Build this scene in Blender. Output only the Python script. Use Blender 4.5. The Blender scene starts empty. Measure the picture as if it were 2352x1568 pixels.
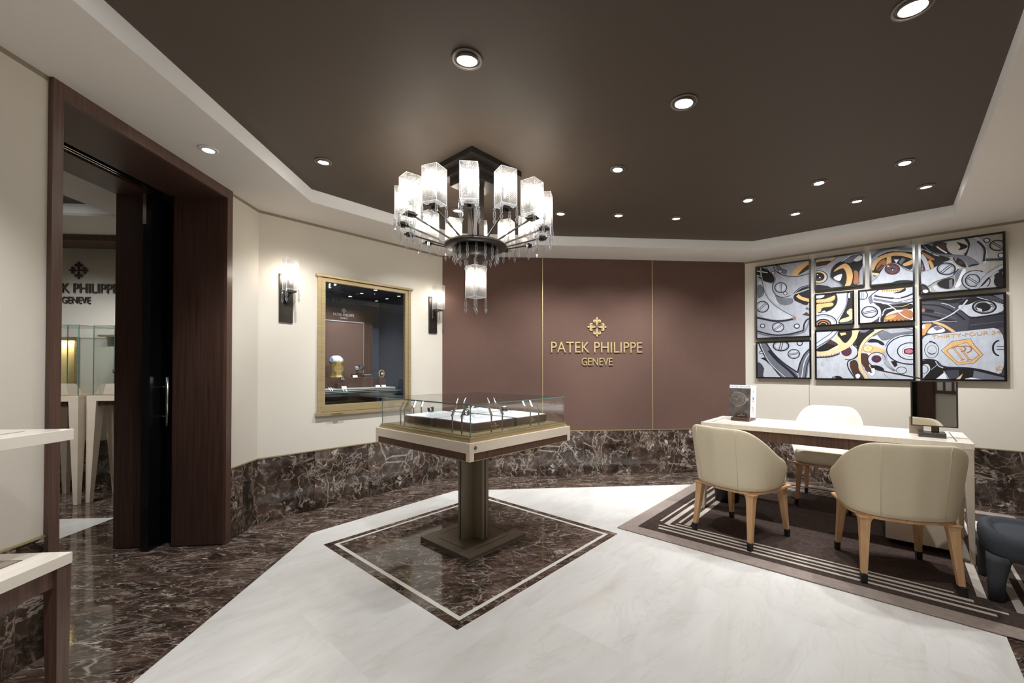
import bpy, bmesh, math, random
from mathutils import Vector, Matrix
from mathutils.geometry import tessellate_polygon
sc = bpy.context.scene
COL = sc.collection
PI = math.pi
S2 = 2**-.5
# ---------------------------------------------------------------- camera
cam_d = bpy.data.cameras.new('camera'); cam = bpy.data.objects.new('camera', cam_d); COL.objects.link(cam)
cam_d.sensor_width = 36; cam_d.lens = 957.06371/2352*36
cam_d.shift_x = -(1252.71383-1176)/2352; cam_d.shift_y = (835.460221-784)/2352
cam_d.clip_start = .05; cam_d.clip_end = 60
yw, pt, rl = math.radians(5.04895759), math.radians(.613937497), math.radians(-.062109764)
fw = Vector((math.sin(yw)*math.cos(pt), math.cos(yw)*math.cos(pt), math.sin(pt)))
r0 = Vector((math.cos(yw), -math.sin(yw), 0)); u0 = r0.cross(fw)
rt = math.cos(rl)*r0 + math.sin(rl)*u0; up = -math.sin(rl)*r0 + math.cos(rl)*u0
M = Matrix((rt, up, -fw)).transposed().to_4x4(); M.translation = (0, 0, 1.27)
cam.matrix_world = M
sc.camera = cam
# ---------------------------------------------------------------- world, exposure
w = bpy.data.worlds.new('world'); sc.world = w; w.use_nodes = True
w.node_tree.nodes['Background'].inputs[0].default_value = (.9, .93, 1, 1)
w.node_tree.nodes['Background'].inputs[1].default_value = .05
sc.view_settings.view_transform = 'Standard'; sc.view_settings.look = 'None'
sc.view_settings.exposure = 0.6; sc.view_settings.gamma = 1; sc.view_settings.use_curve_mapping = False
sc.cycles.use_denoising = True
sc.cycles.max_bounces = 10; sc.cycles.transparent_max_bounces = 24; sc.cycles.diffuse_bounces = 5
sc.cycles.caustics_reflective = False; sc.cycles.caustics_refractive = False
sc.cycles.sample_clamp_indirect = 4
SPOT_W = 62.0      # downlight spot power
BULB = 98.0       # emission of the lamp bulbs
COOL = (.97, .985, 1); WARM = (1, .90, .77)
# ---------------------------------------------------------------- materials
def nt(name):
    m = bpy.data.materials.new(name); m.use_nodes = True
    t = m.node_tree; b = t.nodes['Principled BSDF']; return m, t, b
def pm(name, c, rough=.5, metal=0, spec=.5, noise=None, bump=None, coat=0, emit=None):
    m, t, b = nt(name); N = t.nodes; L = t.links
    b.inputs['Base Color'].default_value = (*c, 1); b.inputs['Roughness'].default_value = rough
    b.inputs['Metallic'].default_value = metal; b.inputs['Specular IOR Level'].default_value = spec
    b.inputs['Coat Weight'].default_value = coat; b.inputs['Coat Roughness'].default_value = .08
    tc = N.new('ShaderNodeTexCoord')
    if noise:
        sc_, amt, str_ = noise
        mp = N.new('ShaderNodeMapping'); mp.inputs['Scale'].default_value = str_
        L.new(tc.outputs['Object'], mp.inputs[0])
        n = N.new('ShaderNodeTexNoise'); n.inputs['Scale'].default_value = sc_; n.inputs['Detail'].default_value = 5
        L.new(mp.outputs[0], n.inputs['Vector'])
        r = N.new('ShaderNodeValToRGB')
        r.color_ramp.elements[0].position = .3; r.color_ramp.elements[1].position = .7
        r.color_ramp.elements[0].color = (*[x*(1-amt) for x in c], 1); r.color_ramp.elements[1].color = (*[min(1, x*(1+amt)) for x in c], 1)
        L.new(n.outputs[0], r.inputs[0]); L.new(r.outputs[0], b.inputs['Base Color'])
    if bump:
        n2 = N.new('ShaderNodeTexNoise'); n2.inputs['Scale'].default_value = bump[0]; n2.inputs['Detail'].default_value = 3
        L.new(tc.outputs['Object'], n2.inputs['Vector'])
        bp = N.new('ShaderNodeBump'); bp.inputs['Strength'].default_value = bump[1]; bp.inputs['Distance'].default_value = .002
        L.new(n2.outputs[0], bp.inputs['Height']); L.new(bp.outputs[0], b.inputs['Normal'])
    if emit:
        b.inputs['Emission Color'].default_value = (*emit[0], 1); b.inputs['Emission Strength'].default_value = emit[1]
    return m
def mth(t, op, a, b=None, c=None):
    n = t.nodes.new('ShaderNodeMath'); n.operation = op
    for i, v in enumerate((a, b, c)):
        if v is None: continue
        if isinstance(v, (int, float)): n.inputs[i].default_value = v
        else: t.links.new(v, n.inputs[i])
    return n.outputs[0]
def noise(t, vec, scale, detail=6, dist=0, rough=.5):
    n = t.nodes.new('ShaderNodeTexNoise'); n.inputs['Scale'].default_value = scale; n.inputs['Detail'].default_value = detail
    n.inputs['Distortion'].default_value = dist; n.inputs['Roughness'].default_value = rough
    t.links.new(vec, n.inputs['Vector']); return n
def ramp(t, fac, els):
    r = t.nodes.new('ShaderNodeValToRGB'); e = r.color_ramp.elements
    while len(e) < len(els): e.new(.5)
    for i, (p, c) in enumerate(els):
        e[i].position = p; e[i].color = (*c, 1) if len(c) == 3 else c
    t.links.new(fac, r.inputs[0]); return r.outputs[0]
def mix(t, fac, a, b, mode='MIX'):
    n = t.nodes.new('ShaderNodeMix'); n.data_type = 'RGBA'; n.blend_type = mode
    for s_, v in ((0, fac), (6, a), (7, b)):
        if isinstance(v, (int, float)): n.inputs[s_].default_value = v
        elif isinstance(v, tuple): n.inputs[s_].default_value = (*v, 1)
        else: t.links.new(v, n.inputs[s_])
    return n.outputs[2]
def marble_dark(name, tile=None, uv=False, stretch=(1, 1, 1), rough=.07, lift=1.0):
    """brown breccia marble with pale broken veins; tile = (size_u, size_v, off_u, off_v, angle)"""
    m, t, b = nt(name); N = t.nodes; L = t.links
    tc = N.new('ShaderNodeTexCoord'); vec = tc.outputs['UV'] if uv else tc.outputs['Object']
    seam = None
    if tile:
        mp = N.new('ShaderNodeMapping'); mp.inputs['Rotation'].default_value = (0, 0, tile[4]); L.new(vec, mp.inputs[0])
        sx = N.new('ShaderNodeSeparateXYZ'); L.new(mp.outputs[0], sx.inputs[0])
        us = mth(t, 'DIVIDE', mth(t, 'SUBTRACT', sx.outputs[0], tile[2]), tile[0])
        vs = mth(t, 'DIVIDE', mth(t, 'SUBTRACT', sx.outputs[1], tile[3]), tile[1])
        cx = N.new('ShaderNodeCombineXYZ')
        L.new(mth(t, 'MULTIPLY', mth(t, 'FLOOR', us), 3.7), cx.inputs[0]); L.new(mth(t, 'MULTIPLY', mth(t, 'FLOOR', vs), 5.3), cx.inputs[1])
        L.new(mth(t, 'MULTIPLY', mth(t, 'ADD', mth(t, 'FLOOR', us), mth(t, 'MULTIPLY', mth(t, 'FLOOR', vs), 2.3)), 1.9), cx.inputs[2])
        av = N.new('ShaderNodeVectorMath'); av.operation = 'ADD'; L.new(vec, av.inputs[0]); L.new(cx.outputs[0], av.inputs[1]); vec = av.outputs[0]
        eu = mth(t, 'MULTIPLY', mth(t, 'ABSOLUTE', mth(t, 'SUBTRACT', mth(t, 'FRACT', us), .5)), tile[0]*1.0)
        ev = mth(t, 'MULTIPLY', mth(t, 'ABSOLUTE', mth(t, 'SUBTRACT', mth(t, 'FRACT', vs), .5)), tile[1]*1.0)
        seam = mth(t, 'MAXIMUM', mth(t, 'GREATER_THAN', eu, tile[0]*.5-.0013), mth(t, 'GREATER_THAN', ev, tile[1]*.5-.0013))
    mp2 = N.new('ShaderNodeMapping'); mp2.inputs['Scale'].default_value = stretch; mp2.inputs['Rotation'].default_value = (0, 0, .5); L.new(vec, mp2.inputs[0]); vec = mp2.outputs[0]
    wob = noise(t, vec, 3.2, 5)
    d = N.new('ShaderNodeVectorMath'); d.operation = 'SCALE'; d.inputs['Scale'].default_value = .18; L.new(wob.outputs['Color'], d.inputs[0])
    a = N.new('ShaderNodeVectorMath'); a.operation = 'ADD'; L.new(vec, a.inputs[0]); L.new(d.outputs[0], a.inputs[1]); v2 = a.outputs[0]
    base = ramp(t, noise(t, v2, 4.5, 8, .6, .62).outputs[0], [(.3, (.008*lift, .0052*lift, .004*lift)), (.47, (.028*lift, .0175*lift, .0125*lift)), (.6, (.062*lift, .040*lift, .029*lift)), (.75, (.125*lift, .088*lift, .067*lift))])
    def vor(scale, lo, hi):
        n = N.new('ShaderNodeTexVoronoi'); n.feature = 'DISTANCE_TO_EDGE'; n.inputs['Scale'].default_value = scale; L.new(v2, n.inputs['Vector'])
        return ramp(t, n.outputs['Distance'], [(lo, (1, 1, 1)), (hi, (0, 0, 0))])
    msk = ramp(t, noise(t, vec, 2.3, 4).outputs[0], [(.47, (0, 0, 0)), (.62, (1, 1, 1))])
    msk2 = ramp(t, noise(t, vec, 6.1, 4).outputs[0], [(.46, (0, 0, 0)), (.6, (1, 1, 1))])
    thin = mth(t, 'MULTIPLY', mth(t, 'MULTIPLY', vor(11, .0, .028), .42), msk2)
    fat = mth(t, 'MULTIPLY', mth(t, 'MULTIPLY', vor(3.6, .0, .024), msk), .85)
    rid = mth(t, 'ABSOLUTE', mth(t, 'SUBTRACT', noise(t, v2, 3.1, 9, .4, .6).outputs[0], .5))
    ridv = mth(t, 'MULTIPLY', ramp(t, rid, [(.0, (1, 1, 1)), (.011, (0, 0, 0))]), .7)
    spk = mth(t, 'MULTIPLY', ramp(t, noise(t, v2, 15, 3, .8).outputs[0], [(.63, (0, 0, 0)), (.665, (1, 1, 1))]), msk2)
    haze = mth(t, 'MULTIPLY', ramp(t, noise(t, v2, 20, 6, .6, .7).outputs[0], [(.5, (0, 0, 0)), (.72, (1, 1, 1))]), .30)
    vein = mth(t, 'MINIMUM', mth(t, 'MAXIMUM', mth(t, 'MAXIMUM', thin, fat), mth(t, 'MAXIMUM', ridv, mth(t, 'MAXIMUM', spk, haze))), 1)
    col = mix(t, vein, base, (.50, .42, .36))
    if seam is not None: col = mix(t, mth(t, 'MULTIPLY', seam, .55), col, (.16, .13, .11))
    L.new(col, b.inputs['Base Color']); b.inputs['Roughness'].default_value = rough
    b.inputs['Specular IOR Level'].default_value = .6
    return m
def marble_light(name):
    m, t, b = nt(name); N = t.nodes; L = t.links
    tc = N.new('ShaderNodeTexCoord')
    mp = N.new('ShaderNodeMapping'); mp.inputs['Rotation'].default_value = (0, 0, PI/4); L.new(tc.outputs['Object'], mp.inputs[0])
    sx = N.new('ShaderNodeSeparateXYZ'); L.new(mp.outputs[0], sx.inputs[0])
    us = mth(t, 'DIVIDE', mth(t, 'SUBTRACT', sx.outputs[0], .1), .8); vs = mth(t, 'DIVIDE', mth(t, 'SUBTRACT', sx.outputs[1], .05), .8)
    cx = N.new('ShaderNodeCombineXYZ'); L.new(mth(t, 'FLOOR', us), cx.inputs[0]); L.new(mth(t, 'FLOOR', vs), cx.inputs[1])
    wn = N.new('ShaderNodeTexWhiteNoise'); L.new(cx.outputs[0], wn.inputs['Vector'])
    av = N.new('ShaderNodeVectorMath'); av.operation = 'ADD'; L.new(mp.outputs[0], av.inputs[0]); L.new(wn.outputs['Color'], av.inputs[1])
    ms = N.new('ShaderNodeMapping'); ms.inputs['Scale'].default_value = (2.4, .8, 1); L.new(av.outputs[0], ms.inputs[0])
    n1 = noise(t, ms.outputs[0], 1.6, 7, .8, .6)
    base = ramp(t, n1.outputs[0], [(.3, (.66, .635, .595)), (.5, (.745, .73, .70)), (.7, (.80, .79, .77))])
    rid = mth(t, 'ABSOLUTE', mth(t, 'SUBTRACT', noise(t, ms.outputs[0], 1.3, 8, 1.4, .6).outputs[0], .5))
    v = mth(t, 'MULTIPLY', ramp(t, rid, [(0, (1, 1, 1)), (.02, (0, 0, 0))]), .22)
    col = mix(t, v, base, (.55, .49, .43))
    col = mix(t, mth(t, 'MULTIPLY', wn.outputs['Value'], .12), col, (.70, .67, .61))
    L.new(col, b.inputs['Base Color']); b.inputs['Roughness'].default_value = .16
    return m
def wood(name, dark, light, axis='Z', rough=.35, scale=1):
    m, t, b = nt(name); N = t.nodes; L = t.links
    tc = N.new('ShaderNodeTexCoord'); mp = N.new('ShaderNodeMapping')
    s_ = {'Z': (60, 60, 1.6), 'X': (1.6, 60, 60), 'Y': (60, 1.6, 60)}[axis]
    mp.inputs['Scale'].default_value = [x*scale for x in s_]; L.new(tc.outputs['Object'], mp.inputs[0])
    n = noise(t, mp.outputs[0], 1.5, 6, .3)
    L.new(ramp(t, n.outputs[0], [(.32, dark), (.68, light)]), b.inputs['Base Color'])
    b.inputs['Roughness'].default_value = rough
    return m
def fabric(name, c, amt, scale, rough=.9, bs=.25, weave=True):
    m, t, b = nt(name); N = t.nodes; L = t.links
    tc = N.new('ShaderNodeTexCoord')
    mp = N.new('ShaderNodeMapping'); mp.inputs['Scale'].default_value = (1, 1, 3.2) if weave else (1, 1, 1); L.new(tc.outputs['Object'], mp.inputs[0])
    n = noise(t, mp.outputs[0], scale, 3, 0, .7); n2 = noise(t, tc.outputs['Object'], 1.1, 3)
    f = mth(t, 'ADD', mth(t, 'MULTIPLY', n.outputs[0], .8), mth(t, 'MULTIPLY', n2.outputs[0], .2))
    L.new(ramp(t, f, [(.3, tuple(x*(1-amt) for x in c)), (.7, tuple(min(1, x*(1+amt)) for x in c))]), b.inputs['Base Color'])
    b.inputs['Roughness'].default_value = rough; b.inputs['Specular IOR Level'].default_value = .2
    bp = N.new('ShaderNodeBump'); bp.inputs['Strength'].default_value = bs; bp.inputs['Distance'].default_value = .002
    L.new(n.outputs[0], bp.inputs['Height']); L.new(bp.outputs[0], b.inputs['Normal'])
    return m
def glass_thin(name, tint=(1, 1, 1), ior=1.5, rough=0.0):
    """thin pane: clear straight-through light with Fresnel reflection"""
    m = bpy.data.materials.new(name); m.use_nodes = True; t = m.node_tree; N = t.nodes; L = t.links
    N.remove(N['Principled BSDF']); o = N['Material Output']
    tr = N.new('ShaderNodeBsdfTransparent'); tr.inputs[0].default_value = (*tint, 1)
    gl = N.new('ShaderNodeBsdfGlossy'); gl.inputs['Roughness'].default_value = rough
    fr = N.new('ShaderNodeFresnel'); ge = N.new('ShaderNodeNewGeometry'); L.new(mth(t, 'MULTIPLY_ADD', ge.outputs['Backfacing'], 1/ior-ior, ior), fr.inputs[0])
    mx = N.new('ShaderNodeMixShader'); L.new(mth(t, 'MULTIPLY', fr.outputs[0], 1.3), mx.inputs[0]); L.new(tr.outputs[0], mx.inputs[1]); L.new(gl.outputs[0], mx.inputs[2]); L.new(mx.outputs[0], o.inputs[0])
    return m
def crystal_mat(name):
    m = bpy.data.materials.new(name); m.use_nodes = True; t = m.node_tree; N = t.nodes; L = t.links
    N.remove(N['Principled BSDF']); tr = N.new('ShaderNodeBsdfTransparent'); tr.inputs[0].default_value = (.90, .92, .95, 1)
    gl = N.new('ShaderNodeBsdfGlossy'); gl.inputs['Roughness'].default_value = .03; df = N.new('ShaderNodeBsdfTranslucent'); df.inputs[0].default_value = (.9, .93, 1, 1)
    a = N.new('ShaderNodeMixShader'); a.inputs[0].default_value = .55; L.new(gl.outputs[0], a.inputs[1]); L.new(df.outputs[0], a.inputs[2])
    lw = N.new('ShaderNodeLayerWeight'); lw.inputs[0].default_value = .45
    b = N.new('ShaderNodeMixShader'); L.new(mth(t, 'MULTIPLY_ADD', lw.outputs['Facing'], .7, .12), b.inputs[0]); L.new(tr.outputs[0], b.inputs[1]); L.new(a.outputs[0], b.inputs[2]); L.new(b.outputs[0], N['Material Output'].inputs[0])
    return m
def cut_glass(name):
    """diamond-cut lamp glass: ridges alternate between clear and light-scattering"""
    m = bpy.data.materials.new(name); m.use_nodes = True; t = m.node_tree; N = t.nodes; L = t.links
    N.remove(N['Principled BSDF']); o = N['Material Output']
    tc = N.new('ShaderNodeTexCoord'); s_ = N.new('ShaderNodeSeparateXYZ'); L.new(tc.outputs['UV'], s_.inputs[0])
    k = 2*PI*88
    a = mth(t, 'SINE', mth(t, 'MULTIPLY', mth(t, 'ADD', s_.outputs[0], s_.outputs[1]), k)); c = mth(t, 'SINE', mth(t, 'MULTIPLY', mth(t, 'SUBTRACT', s_.outputs[0], s_.outputs[1]), k))
    h = mth(t, 'MAXIMUM', a, c)
    bp = N.new('ShaderNodeBump'); bp.inputs['Strength'].default_value = 1; bp.inputs['Distance'].default_value = .003; L.new(h, bp.inputs['Height'])
    f = mth(t, 'MULTIPLY_ADD', mth(t, 'GREATER_THAN', h, .62), .34, .10)
    tr = N.new('ShaderNodeBsdfTransparent'); tr.inputs[0].default_value = (.97, .98, 1, 1)
    tl = N.new('ShaderNodeBsdfTranslucent'); tl.inputs[0].default_value = (.75, .76, .77, 1); L.new(bp.outputs[0], tl.inputs['Normal'])
    gl = N.new('ShaderNodeBsdfGlossy'); gl.inputs['Roughness'].default_value = .08; L.new(bp.outputs[0], gl.inputs['Normal'])
    m1 = N.new('ShaderNodeMixShader'); L.new(f, m1.inputs[0]); L.new(tr.outputs[0], m1.inputs[1]); L.new(tl.outputs[0], m1.inputs[2])
    m2 = N.new('ShaderNodeMixShader'); m2.inputs[0].default_value = .12; L.new(m1.outputs[0], m2.inputs[1]); L.new(gl.outputs[0], m2.inputs[2]); L.new(m2.outputs[0], o.inputs[0])
    return m
def enamel(name):
    m, t, b = nt(name); tc = t.nodes.new('ShaderNodeTexCoord')
    c = ramp(t, noise(t, tc.outputs['Object'], 16, 3, .5).outputs[0], [(.34, (.50, .16, .03)), (.44, (.75, .72, .66)), (.52, (.80, .84, .90)), (.62, (.10, .24, .62))])
    t.links.new(c, b.inputs['Base Color']); b.inputs['Roughness'].default_value = .15; b.inputs['Coat Weight'].default_value = .8; return m
def emis(name, c, st):
    m = bpy.data.materials.new(name); m.use_nodes = True; t = m.node_tree; N = t.nodes
    N.remove(N['Principled BSDF']); e = N.new('ShaderNodeEmission'); e.inputs[0].default_value = (*c, 1); e.inputs[1].default_value = st
    t.links.new(e.outputs[0], N['Material Output'].inputs[0]); return m
MAT = dict(
 wallpaper=fabric('cream wall fabric', (.650, .605, .525), .04, 260, bs=.15),
 brownfab=fabric('brown wall fabric', (.128, .076, .060), .42, 300, bs=.5, weave=False),
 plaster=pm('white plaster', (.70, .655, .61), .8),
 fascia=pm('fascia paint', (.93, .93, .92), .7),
 ceil=pm('brown ceiling paint', (.082, .062, .048), .6, spec=.25, bump=(90, .1)),
 wenge=wood('dark wenge veneer', (.046, .0205, .0145), (.088, .044, .033), 'Z', .42),
 wengef=wood('frame veneer', (.070, .036, .026), (.125, .070, .050), 'Z', .35),
 walnut=wood('walnut apron', (.050, .022, .014), (.125, .062, .042), 'Z', .35),
 walnutx=wood('walnut box', (.030, .016, .011), (.075, .040, .028), 'X', .3),
 cream=pm('cream lacquer', (.72, .62, .50), .35, noise=(2.2, .05, (1, 1, 6))),
 creamt=pm('pale maple veneer', (.86, .79, .70), .22, noise=(3, .05, (14, 1.2, 1)), coat=.3),
 seam=pm('inlay metal', (.10, .085, .07), .3, .8),
 brass=pm('brushed brass', (.52, .41, .23), .36, .65, noise=(3, .12, (1, 1, 20))),
 gold=pm('polished gold', (.90, .62, .22), .28, .75),
 lettd=pm('dark brown letters', (.075, .057, .046), .5), signg=pm('satin gold letter', (.80, .62, .32), .35, .75),
 bronze=pm('dark bronze', (.045, .038, .033), .36, .7, noise=(8, .25, (1, 1, 1))),
 bronzet=pm('taupe bronze', (.19, .155, .115), .42, .45, noise=(6, .12, (1, 1, 5))),
 taupe=pm('taupe stem', (.27, .215, .15), .42, .3),
 groove=pm('black groove', (.004, .004, .004), .6),
 steel=pm('stainless steel', (.62, .62, .61), .18, 1),
 black=pm('black panel', (.004, .004, .0045), .22),
 leather=fabric('cream leather', (.66, .575, .42), .03, 90, .48, .12, False),
 leatherl=fabric('ivory leather', (.74, .68, .55), .03, 90, .45, .1, False),
 oak=wood('honey oak', (.50, .29, .145), (.62, .385, .205), 'Z', .4, .6),
 grey=fabric('charcoal upholstery', (.058, .064, .074), .25, 300, .85, .3, False),
 navy=pm('navy niche lining', (.028, .043, .075), .6, noise=(40, .2, (1, 1, 1))),
 white=pm('white satin tray', (.80, .81, .84), .5),
 paper=pm('white paper', (.82, .83, .86), .5),
 glassc=glass_thin('clear glass', (.985, .995, .99)),
 glassg=pm('green glass edge', (.12, .21, .185), .1, coat=1),
 crystal=crystal_mat('crystal'),
 cut=cut_glass('cut glass'),
 bulb=emis('bulb', (1, .90, .75), BULB), lens=emis('lamp lens', (1, .98, .95), 30), minil=emis('case spotlight', (.9, .95, 1), 60),
 mirror=pm('mirror', (.88, .89, .88), .02, 1), rubber=pm('black cap', (.012, .012, .014), .5),
 rugd=fabric('brown pile', (.055, .037, .031), .45, 45, .95, .9, False), rugl=fabric('beige pile', (.52, .46, .40), .10, 120, .95, .6, False), rugt=fabric('taupe border pile', (.30, .245, .215), .16, 30, .95, .6, False),
 mfloor=marble_dark('floor marble', (.52, .52, .02, .1, 0), stretch=(.8, 2.3, 1), lift=1.5), mdia=marble_dark('inlay marble', None, stretch=(1.0, 1.7, 1), lift=1.5),
 mwall=marble_dark('wall marble', (.497, .8, -.052, -.1, 0), uv=True, stretch=(.8, .8, 1), lift=1.15), mwallb=marble_dark('back wall marble', (.518, .8, .0966, -.1, 0), uv=True, stretch=(.8, .8, 1), lift=1.15),
 mlight=marble_light('cream marble'), strip=pm('white marble strip', (.74, .71, .65), .18),
 trim=pm('taupe reveal', (.26, .215, .155), .6), tan=pm('tan leather stand', (.50, .42, .34), .5), warmp=pm('lit brass back', (.75, .62, .32), .45, .6),
 gunm=pm('gun metal', (.10, .09, .08), .3, .8), watchs=pm('watch steel', (.75, .77, .80), .12, 1), dial=pm('white dial', (.75, .76, .78), .3), strapb=pm('black strap', (.015, .015, .016), .5),
 clockb=enamel('painted enamel'), silverl=pm('silver letters', (.75, .73, .72), .35, .5), blue=pm('blue print', (.12, .22, .42), .5), darkp=pm('dark printed cover', (.075, .062, .055), .35, noise=(14, .45, (1, 1, 1))), greyp=pm('grey print', (.26, .235, .21), .4),
)
# ---------------------------------------------------------------- mesh helpers
class MB:
    def __init__(s): s.v = []; s.f = []; s.m = []; s.uv = []; s.sm = []
    def add(s, vs, fs, mi=0, T=None, smooth=False):
        o = len(s.v); s.v += [(T @ Vector(v)) if T else Vector(v) for v in vs]
        for f in fs: s.f.append([i+o for i in f]); s.m.append(mi); s.sm.append(smooth)
        return s
    def box(s, x0, x1, y0, y1, z0, z1, mi=0, T=None):
        v = [(x, y, z) for z in (z0, z1) for x, y in ((x0, y0), (x1, y0), (x1, y1), (x0, y1))]
        return s.add(v, [(3, 2, 1, 0), (4, 5, 6, 7), (0, 1, 5, 4), (1, 2, 6, 5), (2, 3, 7, 6), (3, 0, 4, 7)], mi, T)
    def prism(s, pts, z0, z1, mi=0, T=None, smooth=False):
        n = len(pts); v = [(x, y, z0) for x, y in pts]+[(x, y, z1) for x, y in pts]
        a = sum(pts[i][0]*pts[(i+1) % n][1]-pts[(i+1) % n][0]*pts[i][1] for i in range(n))
        f = [tuple(range(n-1, -1, -1)), tuple(range(n, 2*n))]; sd = [(i, (i+1) % n, n+(i+1) % n, n+i) for i in range(n)]
        if a < 0: f = [tuple(reversed(q)) for q in f]; sd = [tuple(reversed(q)) for q in sd]
        s.add(v, f, mi, T, False); o = len(s.v)-2*n
        for q in sd: s.f.append([i+o for i in q]); s.m.append(mi); s.sm.append(smooth)
        return s
    def loft(s, rings, mi=0, T=None, cap=True, smooth=False, closed=True):
        n = len(rings[0]); v = [p for r in rings for p in r]; f = []
        for k in range(len(rings)-1):
            for i in range(n if closed else n-1):
                j = (i+1) % n; f.append((k*n+i, k*n+j, (k+1)*n+j, (k+1)*n+i))
        s.add(v, f, mi, T, smooth); o = len(s.v)-len(v)
        if cap and closed:
            s.f += [[o+i for i in range(n-1, -1, -1)], [o+(len(rings)-1)*n+i for i in range(n)]]; s.m += [mi, mi]; s.sm += [False, False]
        return s
    def lathe(s, prof, n=20, mi=0, T=None, smooth=True, ph=0):
        rings = [[(r*math.cos(2*PI*i/n+ph), r*math.sin(2*PI*i/n+ph), z) for i in range(n)] for r, z in prof]
        return s.loft(rings, mi, T, True, smooth)
    def tube(s, pts, r, n=8, mi=0, T=None, sq=False):
        P = [Vector(p) for p in pts]; rings = []; n = 4 if sq else n; pa = None
        for i, p in enumerate(P):
            d = (P[min(i+1, len(P)-1)]-P[max(i-1, 0)]).normalized()
            a = d.cross(Vector((0, 0, 1)))
            if a.length < .05: a = d.cross(Vector((0, 1, 0)))
            a.normalize()
            if pa and a.dot(pa) < 0: a = -a
            pa = a; b = d.cross(a)
            rings.append([tuple(p+(a*math.cos(2*PI*(k+(.5 if sq else 0))/n)+b*math.sin(2*PI*(k+(.5 if sq else 0))/n))*r) for k in range(n)])
        return s.loft(rings, mi, T, True, not sq)
    def build(s, name, mats, parent=None, bevel=0, sub=0, uvs=None, autosm=False):
        me = bpy.data.meshes.new(name); me.from_pydata(s.v, [], s.f)
        for m in (mats if isinstance(mats, (list, tuple)) else [mats]): me.materials.append(MAT[m] if isinstance(m, str) else m)
        for p, mi, sm in zip(me.polygons, s.m, s.sm): p.material_index = mi; p.use_smooth = sm
        if uvs:
            u = me.uv_layers.new(name='UVMap')
            for l in me.loops: u.data[l.index].uv = uvs(me.vertices[l.vertex_index].co)
        me.update(); bm = bmesh.new(); bm.from_mesh(me); bmesh.ops.recalc_face_normals(bm, faces=bm.faces) if not getattr(s, 'keep', 0) else None; bm.to_mesh(me); bm.free()
        o = bpy.data.objects.new(name, me); COL.objects.link(o)
        if parent: o.parent = parent
        if bevel:
            b = o.modifiers.new('bevel', 'BEVEL'); b.width = bevel; b.segments = 2; b.limit_method = 'ANGLE'; b.angle_limit = .6; b.harden_normals = False
        if sub:
            b = o.modifiers.new('sub', 'SUBSURF'); b.levels = sub; b.render_levels = sub
            for p in me.polygons: p.use_smooth = True
        return o
def tag(o, label=None, cat=None, group=None, kind=None):
    if label: o['label'] = label
    if cat: o['category'] = cat
    if group: o['group'] = group
    if kind: o['kind'] = kind
    return o
def thing(name, label, cat, loc=(0, 0, 0), rz=0, group=None, mat=None):
    o = bpy.data.objects.new(name, None); COL.objects.link(o); o.empty_display_size = .1
    if mat: o.matrix_world = mat
    else: o.location = loc; o.rotation_euler = (0, 0, rz)
    return tag(o, label, cat, group)
def struct(name, mb, mats, label=None, **k):
    return tag(mb.build(name, mats, **k), label, None, None, 'structure')
def copy_tree(o, parent=None):
    c = o.copy(); COL.objects.link(c); c.parent = parent
    for ch in list(o.children): copy_tree(ch, c)
    return c
def text_part(name, s, width, height, depth, mat, parent, T, bold=0):
    """extruded lettering, centred on T's origin in T's xy plane"""
    cu = bpy.data.curves.new(name, 'FONT'); cu.body = s; cu.extrude = depth/2; cu.offset = bold; cu.size = 1; cu.resolution_u = 3
    o = bpy.data.objects.new('tmp', cu); COL.objects.link(o)
    dg = bpy.context.evaluated_depsgraph_get(); me = bpy.data.meshes.new_from_object(o.evaluated_get(dg))
    bpy.data.objects.remove(o); bpy.data.curves.remove(cu)
    xs = [v.co.x for v in me.vertices]; ys = [v.co.y for v in me.vertices]
    x0, x1, y0, y1 = min(xs), max(xs), min(ys), max(ys); sy = height/(y1-y0); sx = width/(x1-x0)
    for v in me.vertices: v.co = T @ Vector(((v.co.x-(x0+x1)/2)*sx, (v.co.y-(y0+y1)/2)*sy, v.co.z))
    me.materials.clear(); me.materials.append(MAT[mat] if isinstance(mat, str) else mat); me.name = name
    n = bpy.data.objects.new(name, me); COL.objects.link(n); n.parent = parent
    return n
ARM = [(0, 1), (.1, .87), (.06, .73), (.03, .69), (.06, .66), (.14, .74), (.27, .75), (.37, .68), (.40, .56), (.36, .45), (.27, .42), (.22, .47), (.26, .54), (.24, .60), (.17, .57), (.12, .42), (.09, .25), (.05, .12), (.03, .10), (.03, .60), (0, .62)]
def emblem(mb, r, d, T):
    """four-armed fleury cross, radius r, thickness d"""
    for q in range(4):
        R = Matrix.Rotation(q*PI/2, 4, 'Z')
        for sg in (1, -1):
            pts = [(x*r*sg, y*r) for x, y in ARM]
            tri = tessellate_polygon([[Vector((x, y, 0)) for x, y in pts]])
            n = len(pts); v = [(x, y, 0) for x, y in pts]+[(x, y, d) for x, y in pts]
            mb.add(v, [t for t in tri]+[tuple(i+n for i in t) for t in tri]+[(i, (i+1) % n, n+(i+1) % n, n+i) for i in range(n)], 0, T @ R)
    mb.box(-.012*r, .012*r, -.62*r, .62*r, 0, d, 0, T); mb.box(-.62*r, .62*r, -.012*r, .012*r, 0, d*.98, 0, T)
def frame(o, xd, zd):
    """matrix with local x = xd, local y = zd (up on the wall), local z = out of the wall"""
    x = Vector(xd).normalized(); y = Vector(zd).normalized(); z = x.cross(y)
    m = Matrix((x, y, z)).transposed().to_4x4(); m.translation = o; return m
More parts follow.
